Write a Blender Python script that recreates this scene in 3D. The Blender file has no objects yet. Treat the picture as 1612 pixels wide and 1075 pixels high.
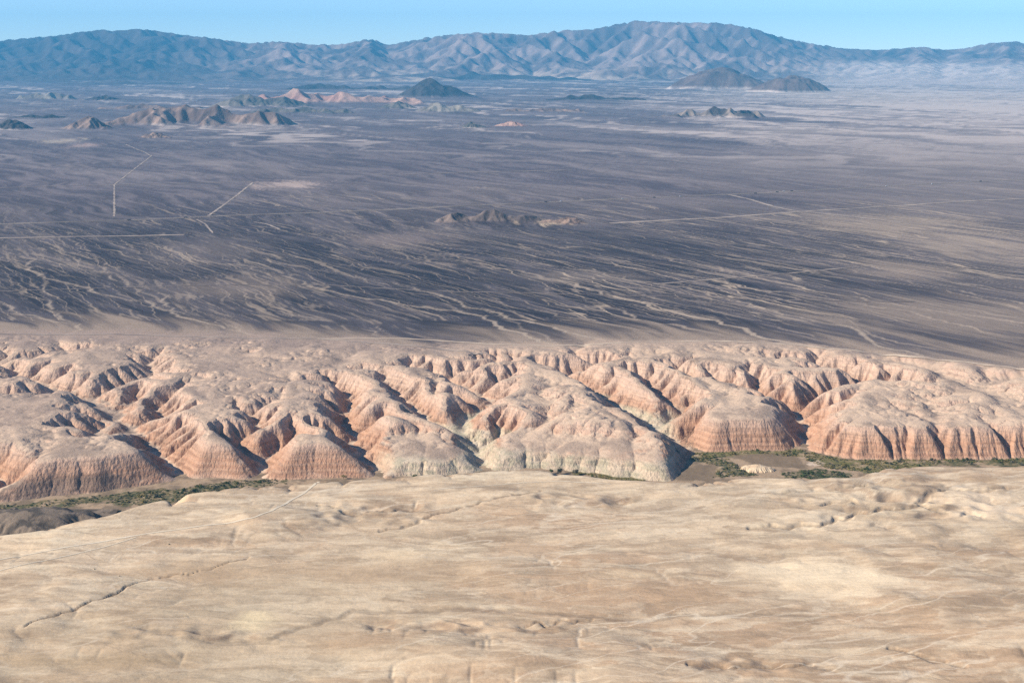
import bpy, bmesh, math, random
import numpy as np

# ------------------------------------------------------------------ camera, sky, sun, exposure
scene = bpy.context.scene
CAM_Z = 750.0                       # metres above the desert plain (a light aircraft)
FPX = 2215.0                        # focal length in pixels of the 1612 px wide photograph
PITCH = math.atan2(455.5, FPX)      # looking 11.6 degrees below the horizon
cam_d = bpy.data.cameras.new('camera')
cam_d.sensor_width = 36.0
cam_d.lens = 36.0 * FPX / 1612.0
cam_d.clip_start = 1.0
cam_d.clip_end = 300000.0
cam = bpy.data.objects.new('camera', cam_d)
scene.collection.objects.link(cam)
cam.location = (0, 0, CAM_Z)
cam.rotation_euler = (math.pi / 2 - PITCH, 0, 0)
scene.camera = cam

SUN_EL = math.radians(31.0)
SUN_AZ = math.radians(-106.0)        # from +Y clockwise: from the left and a little behind the camera
world = bpy.data.worlds.new('World')
scene.world = world
world.use_nodes = True
wn = world.node_tree.nodes
wl = world.node_tree.links
sky = wn.new('ShaderNodeTexSky')
sky.sky_type = 'NISHITA'
sky.sun_disc = False
sky.sun_elevation = SUN_EL
sky.sun_rotation = SUN_AZ
sky.altitude = 4500
sky.air_density = 1.0
sky.dust_density = 0.0
sky.ozone_density = 4.6
wl.new(sky.outputs[0], wn['Background'].inputs[0])
wn['Background'].inputs[1].default_value = 0.12

sun_d = bpy.data.lights.new('sun', 'SUN')
sun_d.energy = 5.0
sun_d.angle = math.radians(0.5)
sun_d.color = (1.0, 0.91, 0.77)
sun = bpy.data.objects.new('sun', sun_d)
scene.collection.objects.link(sun)
sv = (math.sin(SUN_AZ) * math.cos(SUN_EL), math.cos(SUN_AZ) * math.cos(SUN_EL), math.sin(SUN_EL))
from mathutils import Vector
sun.rotation_euler = Vector(sv).to_track_quat('Z', 'Y').to_euler()
sun.location = (-3000, -2000, 3000)

vs = scene.view_settings
vs.view_transform = 'Standard'
vs.look = 'None'
vs.exposure = 0.6
vs.gamma = 1.0
vs.use_curve_mapping = False
scene.cycles.use_denoising = False
scene.cycles.max_bounces = 4
scene.cycles.diffuse_bounces = 2
scene.cycles.volume_bounces = 1
scene.cycles.transparent_max_bounces = 4

HAZE_DENSITY = 0.0000175
HAZE_COLOR = (0.12, 0.51, 0.86)

# ------------------------------------------------------------------ helpers: geometry of the place
CP, SP = math.cos(PITCH), math.sin(PITCH)


def at(px, py, z=0.0):
    """ground point that a survey of the photograph puts at this pixel, for a known height z"""
    x = (np.asarray(px, float) - 806.0) / FPX
    u = (537.5 - np.asarray(py, float)) / FPX
    dy = CP + u * SP
    dz = -SP + u * CP
    t = (z - CAM_Z) / dz
    return x * t, dy * t


def az(px):
    """tangent of the bearing (x / y) of a photograph column, on ground about 15 degrees down"""
    return (px - 806.0) / FPX


_tabs = {}


def noise(x, y, seed=0):
    if seed not in _tabs:
        r = np.random.RandomState(seed + 11)
        a = r.rand(256, 256) * 2 * np.pi
        _tabs[seed] = (np.cos(a).astype(np.float32), np.sin(a).astype(np.float32))
    gx, gy = _tabs[seed]
    x = np.asarray(x, np.float64)
    y = np.asarray(y, np.float64)
    xi = np.floor(x).astype(np.int64)
    yi = np.floor(y).astype(np.int64)
    fx = (x - xi).astype(np.float32)
    fy = (y - yi).astype(np.float32)
    x0 = xi & 255
    y0 = yi & 255
    x1 = (x0 + 1) & 255
    y1 = (y0 + 1) & 255
    u = fx * fx * fx * (fx * (fx * 6 - 15) + 10)
    v = fy * fy * fy * (fy * (fy * 6 - 15) + 10)
    a = gx[x0, y0] * fx + gy[x0, y0] * fy
    b = gx[x1, y0] * (fx - 1) + gy[x1, y0] * fy
    c = gx[x0, y1] * fx + gy[x0, y1] * (fy - 1)
    d = gx[x1, y1] * (fx - 1) + gy[x1, y1] * (fy - 1)
    p = a + (b - a) * u
    q = c + (d - c) * u
    return (p + (q - p) * v) * 1.5


def fbm(x, y, scale, octaves=5, seed=0, gain=0.5):
    s = 0.0
    amp = 1.0
    f = 1.0 / scale
    for o in range(octaves):
        s = s + amp * noise(x * f + 17.3 * o, y * f - 9.1 * o, seed + o)
        amp *= gain
        f *= 2.03
    return s


def ridged(x, y, scale, octaves=4, seed=0, gain=0.5):
    s = 0.0
    amp = 1.0
    f = 1.0 / scale
    for o in range(octaves):
        s = s + amp * (1 - 2 * np.abs(noise(x * f + 5.7 * o, y * f + 3.3 * o, seed + o)))
        amp *= gain
        f *= 2.07
    return s


def sstep(a, b, x):
    t = np.clip((x - a) / (b - a), 0, 1)
    return t * t * (3 - 2 * t)


def mix(a, b, t):
    t = np.asarray(t)[..., None]
    return np.asarray(a) * (1 - t) + np.asarray(b) * t


def lin(r, g, b):
    """sRGB 0-255 to linear"""
    c = np.array([r, g, b]) / 255.0
    return np.where(c < 0.04045, c / 12.92, ((c + 0.055) / 1.055) ** 2.4)


# ------------------------------------------------------------------ helpers: landscape evolution (rivers cut the land)
NB = [(-1, -1), (-1, 0), (-1, 1), (0, -1), (0, 1), (1, -1), (1, 0), (1, 1)]


def receivers(z):
    ny, nx = z.shape
    p = np.full((ny + 2, nx + 2), 1e9, z.dtype)
    p[1:-1, 1:-1] = z
    best = np.zeros((ny, nx), np.float32)
    base = np.arange(ny * nx).reshape(ny, nx)
    rc = base.copy()
    for dy, dx in NB:
        s = (z - p[1 + dy:1 + dy + ny, 1 + dx:1 + dx + nx]) / (1.41421 if dy and dx else 1.0)
        m = s > best
        best = np.where(m, s, best)
        rc = np.where(m, base + dy * nx + dx, rc)
    return rc.ravel()


def levels(rc):
    n = rc.size
    d = (rc != np.arange(n)).astype(np.int32)
    r = rc.copy()
    while True:
        add = d[r]
        if not add.any():
            break
        d = d + add
        r = r[r]
    o = np.argsort(d, kind='stable')
    b = np.searchsorted(d[o], np.arange(d.max() + 2))
    return o, b


def flow_area(rc, o, b, cell=1.0):
    A = np.full(rc.size, cell)
    for k in range(len(b) - 2, 0, -1):
        i = o[b[k]:b[k + 1]]
        np.add.at(A, rc[i], A[i])
    return A


def fill(z, fixed, n=400):
    """raise closed hollows so that every cell drains"""
    w = np.where(fixed, z, 1e6)
    for it in range(n):
        p = np.pad(w, 1, constant_values=1e6)
        m = np.full(z.shape, 1e6)
        for dy, dx in NB:
            m = np.minimum(m, p[1 + dy:1 + dy + z.shape[0], 1 + dx:1 + dx + z.shape[1]] + 0.001 * (1.4 if dy and dx else 1))
        w2 = np.where(fixed, z, np.maximum(z, np.minimum(w, m)))
        if it % 20 == 19 and np.abs(w2 - w).max() < 1e-3:
            break
        w = w2
    return np.where(w > 1e5, z, w)


def evolve(z, dx, fixed, steps, k, diff, smax=None, hard=None, up=None, head=0.0):
    """stream-power incision (m = 0.5, scale free) + hillslope creep + slope failure.  z in metres"""
    z = z.astype(np.float64).copy()
    ny, nx = z.shape
    fx = fixed.ravel()
    A = None
    for s in range(steps):
        if up is not None:
            z = z + up
        rc = receivers(z)
        rc = np.where(fx, np.arange(rc.size), rc)
        o, b = levels(rc)
        A = flow_area(rc, o, b)
        f = k * np.sqrt(np.maximum(A - head, 0.0))
        if hard is not None:
            f = f * hard(z).ravel()
        zf = z.ravel().copy()
        for q in range(1, len(b) - 1):
            i = o[b[q]:b[q + 1]]
            zf[i] = (zf[i] + f[i] * zf[rc[i]]) / (1 + f[i])
        zn = zf.reshape(ny, nx)
        p = np.pad(zn, 1, mode='edge')
        lap = p[:-2, 1:-1] + p[2:, 1:-1] + p[1:-1, :-2] + p[1:-1, 2:] - 4 * zn
        zn = zn + diff * lap
        if smax is not None:
            p = np.pad(zn, 1, mode='edge')
            lo = np.full(zn.shape, 1e9)
            for dy, dxx in NB:
                lo = np.minimum(lo, p[1 + dy:1 + dy + ny, 1 + dxx:1 + dxx + nx] + smax * dx * (1.414 if dy and dxx else 1))
            zn = np.minimum(zn, lo)
        z = np.where(fixed, z, zn)
    return z, (A.reshape(ny, nx) if A is not None else None)


def resample(z, ny, nx):
    """smooth (cubic) enlargement of a grid"""
    def axis(a, n):
        m = a.shape[0]
        t = np.linspace(0, m - 1, n)
        i = np.clip(np.floor(t).astype(int), 0, m - 2)
        f = (t - i)[:, None]
        g = lambda j: a[np.clip(j, 0, m - 1)]
        p0, p1, p2, p3 = g(i - 1), g(i), g(i + 1), g(i + 2)
        return p1 + 0.5 * f * (p2 - p0 + f * (2 * p0 - 5 * p1 + 4 * p2 - p3 + f * (3 * (p1 - p2) + p3 - p0)))
    return axis(axis(z, ny).T.copy(), nx).T


class Grid:
    """a regular height (or anything) map over the ground"""
    def __init__(s, x0, x1, y0, y1, cell):
        s.x0, s.x1, s.y0, s.y1 = x0, x1, y0, y1
        s.nx = int(round((x1 - x0) / cell)) + 1
        s.ny = int(round((y1 - y0) / cell)) + 1
        s.cell = (x1 - x0) / (s.nx - 1)
        s.X, s.Y = np.meshgrid(np.linspace(x0, x1, s.nx), np.linspace(y0, y1, s.ny))

    def sample(s, a, x, y):
        u = np.clip((x - s.x0) / (s.x1 - s.x0) * (s.nx - 1), 0, s.nx - 1.001)
        v = np.clip((y - s.y0) / (s.y1 - s.y0) * (s.ny - 1), 0, s.ny - 1.001)
        i = u.astype(int)
        j = v.astype(int)
        fu = u - i
        fv = v - j
        return (a[j, i] * (1 - fu) + a[j, i + 1] * fu) * (1 - fv) + (a[j + 1, i] * (1 - fu) + a[j + 1, i + 1] * fu) * fv


def seg_dist(X, Y, pts):
    """distance to a polyline and the value (third coordinate) at the nearest point"""
    best = np.full(X.shape, 1e9)
    val = np.zeros(X.shape)
    for (ax, ay, av), (bx, by, bv) in zip(pts[:-1], pts[1:]):
        ex, ey = bx - ax, by - ay
        t = np.clip(((X - ax) * ex + (Y - ay) * ey) / (ex * ex + ey * ey + 1e-9), 0, 1)
        d = np.hypot(X - ax - t * ex, Y - ay - t * ey)
        m = d < best
        best = np.where(m, d, best)
        val = np.where(m, av + t * (bv - av), val)
    return best, val


# ------------------------------------------------------------------ helpers: meshes and materials
def grid_mesh(name, X, Y, Z, col, mat, alpha=None):
    ny, nx = X.shape
    me = bpy.data.meshes.new(name)
    n = nx * ny
    me.vertices.add(n)
    co = np.stack([X, Y, Z], -1).astype(np.float32).reshape(-1)
    me.vertices.foreach_set('co', co)
    i = np.arange(n).reshape(ny, nx)
    q = np.stack([i[:-1, :-1], i[:-1, 1:], i[1:, 1:], i[1:, :-1]], -1).reshape(-1)
    nf = (nx - 1) * (ny - 1)
    me.loops.add(nf * 4)
    me.loops.foreach_set('vertex_index', q.astype(np.int32))
    me.polygons.add(nf)
    me.polygons.foreach_set('loop_start', np.arange(0, nf * 4, 4, dtype=np.int32))
    me.polygons.foreach_set('use_smooth', np.ones(nf, bool))
    me.update(calc_edges=True)
    if col is not None:
        a = me.color_attributes.new('ground_colour', 'FLOAT_COLOR', 'POINT')
        c = np.ones((n, 4), np.float32)
        c[:, :3] = np.clip(col.reshape(-1, 3), 0.005, 0.9)
        c[:, 3] = 0.0 if alpha is None else alpha.reshape(-1)
        a.data.foreach_set('color', c.reshape(-1))
    me.materials.append(mat)
    o = bpy.data.objects.new(name, me)
    scene.collection.objects.link(o)
    return o


def structure(o, label=None):
    o['kind'] = 'structure'
    if label:
        o['label'] = label
    return o


def ground_material(name, grains, bump_scale=6.0, bump=0.5, rough=0.95, threads=(), flute=0.0, beds=0.0, swell=None):
    """colour of the rock comes from the survey attribute; grains = [(scale in m, stretch, amount)] mottles it"""
    m = bpy.data.materials.new(name)
    m.use_nodes = True
    nt = m.node_tree
    N, L = nt.nodes, nt.links
    b = N['Principled BSDF']
    b.inputs['Roughness'].default_value = rough
    b.inputs['Specular IOR Level'].default_value = 0.12
    at_ = N.new('ShaderNodeAttribute')
    at_.attribute_name = 'ground_colour'
    tc = N.new('ShaderNodeTexCoord')
    colr = at_.outputs['Color']
    for k, (sc, st, amt, rot) in enumerate(grains):
        mp = N.new('ShaderNodeMapping')
        mp.inputs['Rotation'].default_value = (0, 0, rot)
        mp.inputs['Scale'].default_value = (1.0 / sc, 1.0 / (sc * st), 1.0 / sc)
        L.new(tc.outputs['Object'], mp.inputs['Vector'])
        nz = N.new('ShaderNodeTexNoise')
        nz.inputs['Scale'].default_value = 1.0
        nz.inputs['Detail'].default_value = 6.0
        nz.inputs['Roughness'].default_value = 0.62
        L.new(mp.outputs[0], nz.inputs['Vector'])
        mr = N.new('ShaderNodeMapRange')
        mr.inputs['From Min'].default_value = 0.25
        mr.inputs['From Max'].default_value = 0.75
        mr.inputs['To Min'].default_value = 1.0 - amt
        mr.inputs['To Max'].default_value = 1.0 + amt
        L.new(nz.outputs['Fac'], mr.inputs['Value'])
        mx = N.new('ShaderNodeMix')
        mx.data_type = 'RGBA'
        mx.blend_type = 'MULTIPLY'
        mx.inputs['Factor'].default_value = 1.0
        L.new(colr, mx.inputs[6])
        L.new(mr.outputs[0], mx.inputs[7])
        colr = mx.outputs[2]
    for (sc, st, rot, width, amt, tint) in threads:
        # thin winding threads of washed sand: the zero line of a stretched, warped noise
        wz = N.new('ShaderNodeTexNoise')
        wz.inputs['Scale'].default_value = 1.0 / (sc * 1.6)
        wz.inputs['Detail'].default_value = 4.0
        L.new(tc.outputs['Object'], wz.inputs['Vector'])
        wsub = N.new('ShaderNodeVectorMath')
        wsub.operation = 'MULTIPLY_ADD'
        wsub.inputs[1].default_value = (sc * 0.9, sc * 0.9, 0)
        L.new(wz.outputs['Color'], wsub.inputs[0])
        L.new(tc.outputs['Object'], wsub.inputs[2])
        mp = N.new('ShaderNodeMapping')
        mp.inputs['Rotation'].default_value = (0, 0, rot)
        mp.inputs['Scale'].default_value = (1.0 / (sc * st), 1.0 / sc, 0.0)
        # mapping rotates first when the vector type is TEXTURE-free POINT: scale, then rotate; so rotate beforehand
        vr = N.new('ShaderNodeVectorRotate')
        vr.rotation_type = 'Z_AXIS'
        vr.inputs['Angle'].default_value = rot
        mp.inputs['Rotation'].default_value = (0, 0, 0)
        L.new(wsub.outputs[0], vr.inputs['Vector'])
        L.new(vr.outputs[0], mp.inputs['Vector'])
        nz = N.new('ShaderNodeTexNoise')
        nz.inputs['Scale'].default_value = 1.0
        nz.inputs['Detail'].default_value = 2.0
        nz.inputs['Roughness'].default_value = 0.5
        L.new(mp.outputs[0], nz.inputs['Vector'])
        sb = N.new('ShaderNodeMath')
        sb.operation = 'SUBTRACT'
        sb.inputs[1].default_value = 0.5
        L.new(nz.outputs['Fac'], sb.inputs[0])
        ab = N.new('ShaderNodeMath')
        ab.operation = 'ABSOLUTE'
        L.new(sb.outputs[0], ab.inputs[0])
        mr = N.new('ShaderNodeMapRange')
        mr.interpolation_type = 'SMOOTHSTEP'
        mr.inputs['From Min'].default_value = 0.0
        mr.inputs['From Max'].default_value = width
        mr.inputs['To Min'].default_value = amt
        mr.inputs['To Max'].default_value = 0.0
        L.new(ab.outputs[0], mr.inputs['Value'])
        mu = N.new('ShaderNodeMath')
        mu.operation = 'MULTIPLY'
        L.new(mr.outputs[0], mu.inputs[0])
        L.new(at_.outputs['Alpha'], mu.inputs[1])
        mx = N.new('ShaderNodeMix')
        mx.data_type = 'RGBA'
        L.new(mu.outputs[0], mx.inputs['Factor'])
        L.new(colr, mx.inputs[6])
        mx.inputs[7].default_value = (*tint, 1)
        colr = mx.outputs[2]
    if beds:
        # thin beds of darker and paler rock, level across the steep faces
        mp = N.new('ShaderNodeMapping')
        mp.inputs['Scale'].default_value = (1 / 110.0, 1 / 110.0, 1 / 4.5)
        L.new(tc.outputs['Object'], mp.inputs['Vector'])
        nz = N.new('ShaderNodeTexNoise')
        nz.inputs['Scale'].default_value = 1.0
        nz.inputs['Detail'].default_value = 4.0
        nz.inputs['Roughness'].default_value = 0.7
        L.new(mp.outputs[0], nz.inputs['Vector'])
        mr = N.new('ShaderNodeMapRange')
        mr.inputs['From Min'].default_value = 0.36
        mr.inputs['From Max'].default_value = 0.56
        mr.inputs['To Min'].default_value = 1.0 - beds
        mr.inputs['To Max'].default_value = 1.0 + 0.25 * beds
        L.new(nz.outputs['Fac'], mr.inputs['Value'])
        mx = N.new('ShaderNodeMix')
        mx.data_type = 'RGBA'
        mx.blend_type = 'MULTIPLY'
        L.new(at_.outputs['Alpha'], mx.inputs['Factor'])
        L.new(colr, mx.inputs[6])
        L.new(mr.outputs[0], mx.inputs[7])
        colr = mx.outputs[2]
    L.new(colr, b.inputs['Base Color'])
    if bump:
        nz = N.new('ShaderNodeTexNoise')
        nz.inputs['Scale'].default_value = 1.0 / bump_scale
        nz.inputs['Detail'].default_value = 5.0
        nz.inputs['Roughness'].default_value = 0.6
        L.new(tc.outputs['Object'], nz.inputs['Vector'])
        bp = N.new('ShaderNodeBump')
        bp.inputs['Strength'].default_value = 1.0
        bp.inputs['Distance'].default_value = bump
        L.new(nz.outputs['Fac'], bp.inputs['Height'])
        last = bp
        if swell:
            mp = N.new('ShaderNodeMapping')
            mp.inputs['Scale'].default_value = (1 / (swell[0] * 1.8), 1 / swell[0], 0.0)
            L.new(tc.outputs['Object'], mp.inputs['Vector'])
            n3_ = N.new('ShaderNodeTexNoise')
            n3_.inputs['Scale'].default_value = 1.0
            n3_.inputs['Detail'].default_value = 6.0
            n3_.inputs['Roughness'].default_value = 0.6
            n3_.inputs['Distortion'].default_value = 0.8
            L.new(mp.outputs[0], n3_.inputs['Vector'])
            b3_ = N.new('ShaderNodeBump')
            b3_.inputs['Strength'].default_value = 1.0
            b3_.inputs['Distance'].default_value = swell[1]
            L.new(n3_.outputs['Fac'], b3_.inputs['Height'])
            L.new(bp.outputs[0], b3_.inputs['Normal'])
            last = b3_
        if flute:
            # rain flutes: relief that runs straight down steep faces
            mp = N.new('ShaderNodeMapping')
            mp.inputs['Scale'].default_value = (1 / 5.0, 1 / 9.0, 1 / 60.0)
            L.new(tc.outputs['Object'], mp.inputs['Vector'])
            n2_ = N.new('ShaderNodeTexNoise')
            n2_.inputs['Scale'].default_value = 1.0
            n2_.inputs['Detail'].default_value = 4.0
            L.new(mp.outputs[0], n2_.inputs['Vector'])
            mu2 = N.new('ShaderNodeMath')
            mu2.operation = 'MULTIPLY'
            L.new(n2_.outputs['Fac'], mu2.inputs[0])
            L.new(at_.outputs['Alpha'], mu2.inputs[1])
            b2_ = N.new('ShaderNodeBump')
            b2_.inputs['Strength'].default_value = 1.0
            b2_.inputs['Distance'].default_value = flute
            L.new(mu2.outputs[0], b2_.inputs['Height'])
            L.new(bp.outputs[0], b2_.inputs['Normal'])
            last = b2_
        L.new(last.outputs[0], b.inputs['Normal'])
    return m


# ------------------------------------------------------------------ survey lines: foot of the far cliffs, rim of the near plateau
FLOOR_Z = -86.0
RIM_Z = -20.0
foot_px = [(-500, 806), (-150, 800), (0, 792), (100, 780), (200, 768), (285, 757), (330, 753), (420, 754), (520, 753), (600, 751),
           (700, 748), (770, 742), (850, 738), (920, 744), (1000, 754), (1050, 759), (1062, 757), (1078, 735), (1092, 712), (1180, 709), (1262, 707),
           (1300, 716), (1350, 723), (1450, 723), (1612, 722), (1800, 716), (2100, 712)]
rim_px = [(-500, 905), (-150, 862), (0, 842), (60, 836), (170, 814), (240, 792), (300, 777), (370, 766), (440, 761), (500, 757), (600, 751), (700, 745),
          (790, 740), (850, 741), (900, 750), (960, 758), (1040, 763), (1090, 760), (1130, 755), (1180, 752), (1250, 755), (1340, 758), (1365, 748), (1390, 738), (1420, 733),
          (1470, 732), (1540, 735), (1612, 737), (1900, 740), (2100, 742)]


def line_fn(pxs, z):
    p = np.array(pxs, float)
    x, y = at(p[:, 0], p[:, 1], z)
    a = x / y
    return lambda u: np.interp(u, a, y)


foot_y = line_fn(foot_px, FLOOR_Z)
rim_y = line_fn(rim_px, RIM_Z)


edge_px = [(-500, 515), (0, 526), (180, 528), (400, 532), (560, 539), (720, 548), (870, 546), (1000, 542), (1150, 540), (1300, 549), (1500, 573), (1612, 585), (2100, 640)]
edge_y = line_fn(edge_px, 0.0)


def plain_z(x, y):
    z = 3.0 * fbm(x, y, 900, 3, 40) * sstep(3300, 4500, y)
    # the far right rises as one long gravel slope towards the next range
    return z + 0.0


# ------------------------------------------------------------------ badlands: a plateau edge being cut up by gullies
def build_badlands():
    g = Grid(-1750, 1750, 2330, 3960, 10.0)
    x_lo, x_hi, y_lo, y_hi = g.x0, g.x1, g.y0, g.y1

    def envelope(X, Y):
        u = X / Y
        f = foot_y(u)
        d = Y - f + 14 * fbm(X, Y, 120, 3, 3)
        tt = d / (edge_y(u) - f)
        pxc = u * FPX + 806
        top = -27 + 27 * sstep(0.0, 1.0, tt) ** 0.8 + 3.0 * fbm(X, Y, 220, 3, 5) * (1 - sstep(0.8, 1.0, tt))
        # pale lower bench in front, between the two middle ravines
        bench = sstep(575, 610, pxc) * (1 - sstep(1040, 1075, pxc))
        deep = 120 + 40 * sstep(900, 780, pxc)
        bz = -64 + 18 * sstep(10, deep, d)
        step = sstep(deep, deep + 60, d)
        zb = bz * (1 - step) + top * step
        top = top * (1 - bench) + zb * bench
        wall = FLOOR_Z - 4 + np.maximum(d, 0) * (1.2 + 0.5 * sstep(1080, 1140, pxc))
        z = np.minimum(top, wall)
        z = np.where(d < 0, FLOOR_Z - 4, z)
        return z, d, tt

    # the big ravines, surveyed mouth to head: (px, py, z)
    ravines = [
        [(288, 757, -88), (262, 728, -80), (240, 702, -72), (205, 678, -63), (182, 652, -55), (140, 628, -46), (60, 604, -36), (0, 572, -20), (-60, 548, -10)],
        [(182, 652, -55), (205, 626, -40), (222, 606, -25)],
        [(205, 678, -63), (168, 700, -66), (160, 676, -55), (155, 655, -40)],
        [(412, 754, -88), (411, 716, -68), (436, 690, -48), (470, 672, -30)],
        [(598, 751, -88), (572, 712, -70), (548, 672, -55), (538, 645, -45), (560, 620, -32), (530, 596, -20), (480, 575, -10)],
        [(548, 672, -55), (600, 655, -40), (655, 668, -35), (640, 620, -22)],
        [(770, 742, -88), (748, 706, -74), (724, 680, -64), (740, 652, -54), (778, 632, -45), (735, 604, -33), (700, 586, -22), (640, 570, -12)],
        [(724, 680, -64), (690, 668, -52), (665, 640, -40), (600, 590, -20)],
        [(1094, 712, -88), (1062, 690, -76), (1035, 668, -66), (1000, 648, -55), (962, 624, -45), (930, 598, -32), (880, 578, -20), (810, 562, -8)],
        [(1035, 668, -66), (1075, 640, -48), (1040, 612, -34), (1000, 585, -20)],
        [(860, 665, -45), (862, 640, -34), (850, 615, -22)],
        [(1262, 707, -88), (1268, 668, -70), (1252, 640, -56), (1205, 622, -46), (1150, 606, -36), (1100, 592, -26), (1040, 570, -12)],
        [(1252, 640, -56), (1300, 618, -44), (1370, 602, -34), (1330, 580, -22), (1250, 562, -10)],
        [(1370, 602, -34), (1450, 610, -30), (1500, 596, -20)],
        [(1640, 690, -80), (1570, 640, -50), (1530, 620, -42), (1480, 592, -26), (1420, 572, -12)],
        [(-60, 790, -88), (10, 768, -80), (-20, 740, -60)],
        [(-220, 790, -88), (-200, 720, -60), (-120, 660, -40), (-160, 600, -20)],
        [(600, 590, -26), (540, 582, -20), (450, 571, -15), (350, 561, -11), (290, 549, -6)],
        [(880, 578, -22), (930, 571, -17), (990, 562, -12), (1050, 556, -8)],
        [(1330, 580, -24), (1280, 567, -16), (1180, 560, -10), (1100, 553, -6)],
        [(0, 572, -22), (60, 560, -17), (140, 546, -9)],
        [(140, 628, -46), (200, 602, -32), (245, 584, -22), (230, 562, -12), (330, 545, -5)],
        [(1480, 592, -28), (1440, 575, -18), (1370, 566, -10)],
        [(1530, 620, -44), (1590, 606, -30), (1640, 598, -20)],
        [(700, 586, -24), (760, 577, -18), (820, 562, -10)],
        [(1900, 716, -88), (1830, 660, -60), (1760, 630, -40), (1700, 600, -24)],
    ]
    guides = []
    for r in ravines:
        p = np.array(r, float)
        x, y = at(p[:, 0], p[:, 1], p[:, 2])
        guides.append(np.stack([x, y, p[:, 2]], 1))

    def beds(z):
        return 0.9 + (0.5 * np.sin(z * 0.42 + 0.8) + 0.3 * np.sin(z * 0.23)) * (1 - 0.6 * sstep(-55, -35, z))

    def resist(g):
        # the cliff front is capped by firm beds; only the big ravines break through it
        d_ = g.Y - foot_y(g.X / g.Y)
        rt = sstep(1290, 1350, g.X / g.Y * FPX + 806)
        soft = 0.42 + 0.58 * sstep(-0.30, 0.20, fbm(g.X, g.Y, 240, 2, 27))
        m = 0.08 + 0.92 * sstep(90 - 40 * rt, 175 - 70 * rt, d_ + 25 * fbm(g.X, g.Y, 90, 2, 26)) * soft
        for gd in guides:
            ds, v = seg_dist(g.X, g.Y, gd)
            m = np.maximum(m, 1 - sstep(10, 30, ds))
        return m

    def fixed_of(X, Y):
        d = Y - foot_y(X / Y)
        return (d < -4) & (Y < 3200)

    z, d, tt = envelope(g.X, g.Y)
    wob = 14 * fbm(g.X, g.Y, 70, 3, 21)
    for gd in guides:
        ds, v = seg_dist(g.X + wob, g.Y + 0.8 * wob, gd)
        z = np.minimum(z, np.maximum(v + np.maximum(ds - 5, 0) * 0.95, FLOOR_Z - 4))
    bump = 7.0 * fbm(g.X, g.Y, 75, 4, 7, 0.6)
    z = z + np.where(d > 0, bump * sstep(60, 150, d) * (1 - 0.8 * sstep(0.92, 1.05, tt)), 0)
    fx = fixed_of(g.X, g.Y)
    z = fill(z, fx, 260)
    rm = resist(g)
    rt0 = sstep(1080, 1140, g.X / g.Y * FPX + 806)
    z, A = evolve(z, g.cell, fx, 42, 0.064, 0.03, 1.0 + 0.6 * rt0, lambda q: beds(q) * rm, head=3)
    for cell, n, k, df, no, hd in ((5.0, 14, 0.045, 0.045, 2.5, 5), (2.6, 9, 0.055, 0.036, 1.6, 7)):
        g2 = Grid(x_lo, x_hi, y_lo, y_hi, cell)
        z = resample(z, g2.ny, g2.nx)
        g = g2
        fx = fixed_of(g.X, g.Y)
        u = g.X / g.Y
        tt = (g.Y - foot_y(u)) / (edge_y(u) - foot_y(u))
        dd = g.Y - foot_y(u)
        rougher = (0.35 + 1.1 * sstep(-0.1, 0.35, fbm(g.X, g.Y, 110, 2, 37))) * (0.25 + 0.75 * sstep(60, 130, dd))
        z = z + np.where(fx, 0, no * rougher * (0.3 - np.abs(fbm(g.X, g.Y, cell * 8, 3, 31))) * 2 * (1 - 0.8 * sstep(0.9, 1.05, tt)))
        rm2 = resample(rm, g.ny, g.nx)
        rm2 = np.maximum(rm2, 0.2 + 0.35 * sstep(1280, 1340, u * FPX + 806))
        z, A = evolve(z, g.cell, fx, n, k, df, 1.5, lambda q: beds(q) * rm2, head=hd)
    return g, z, A


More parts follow.
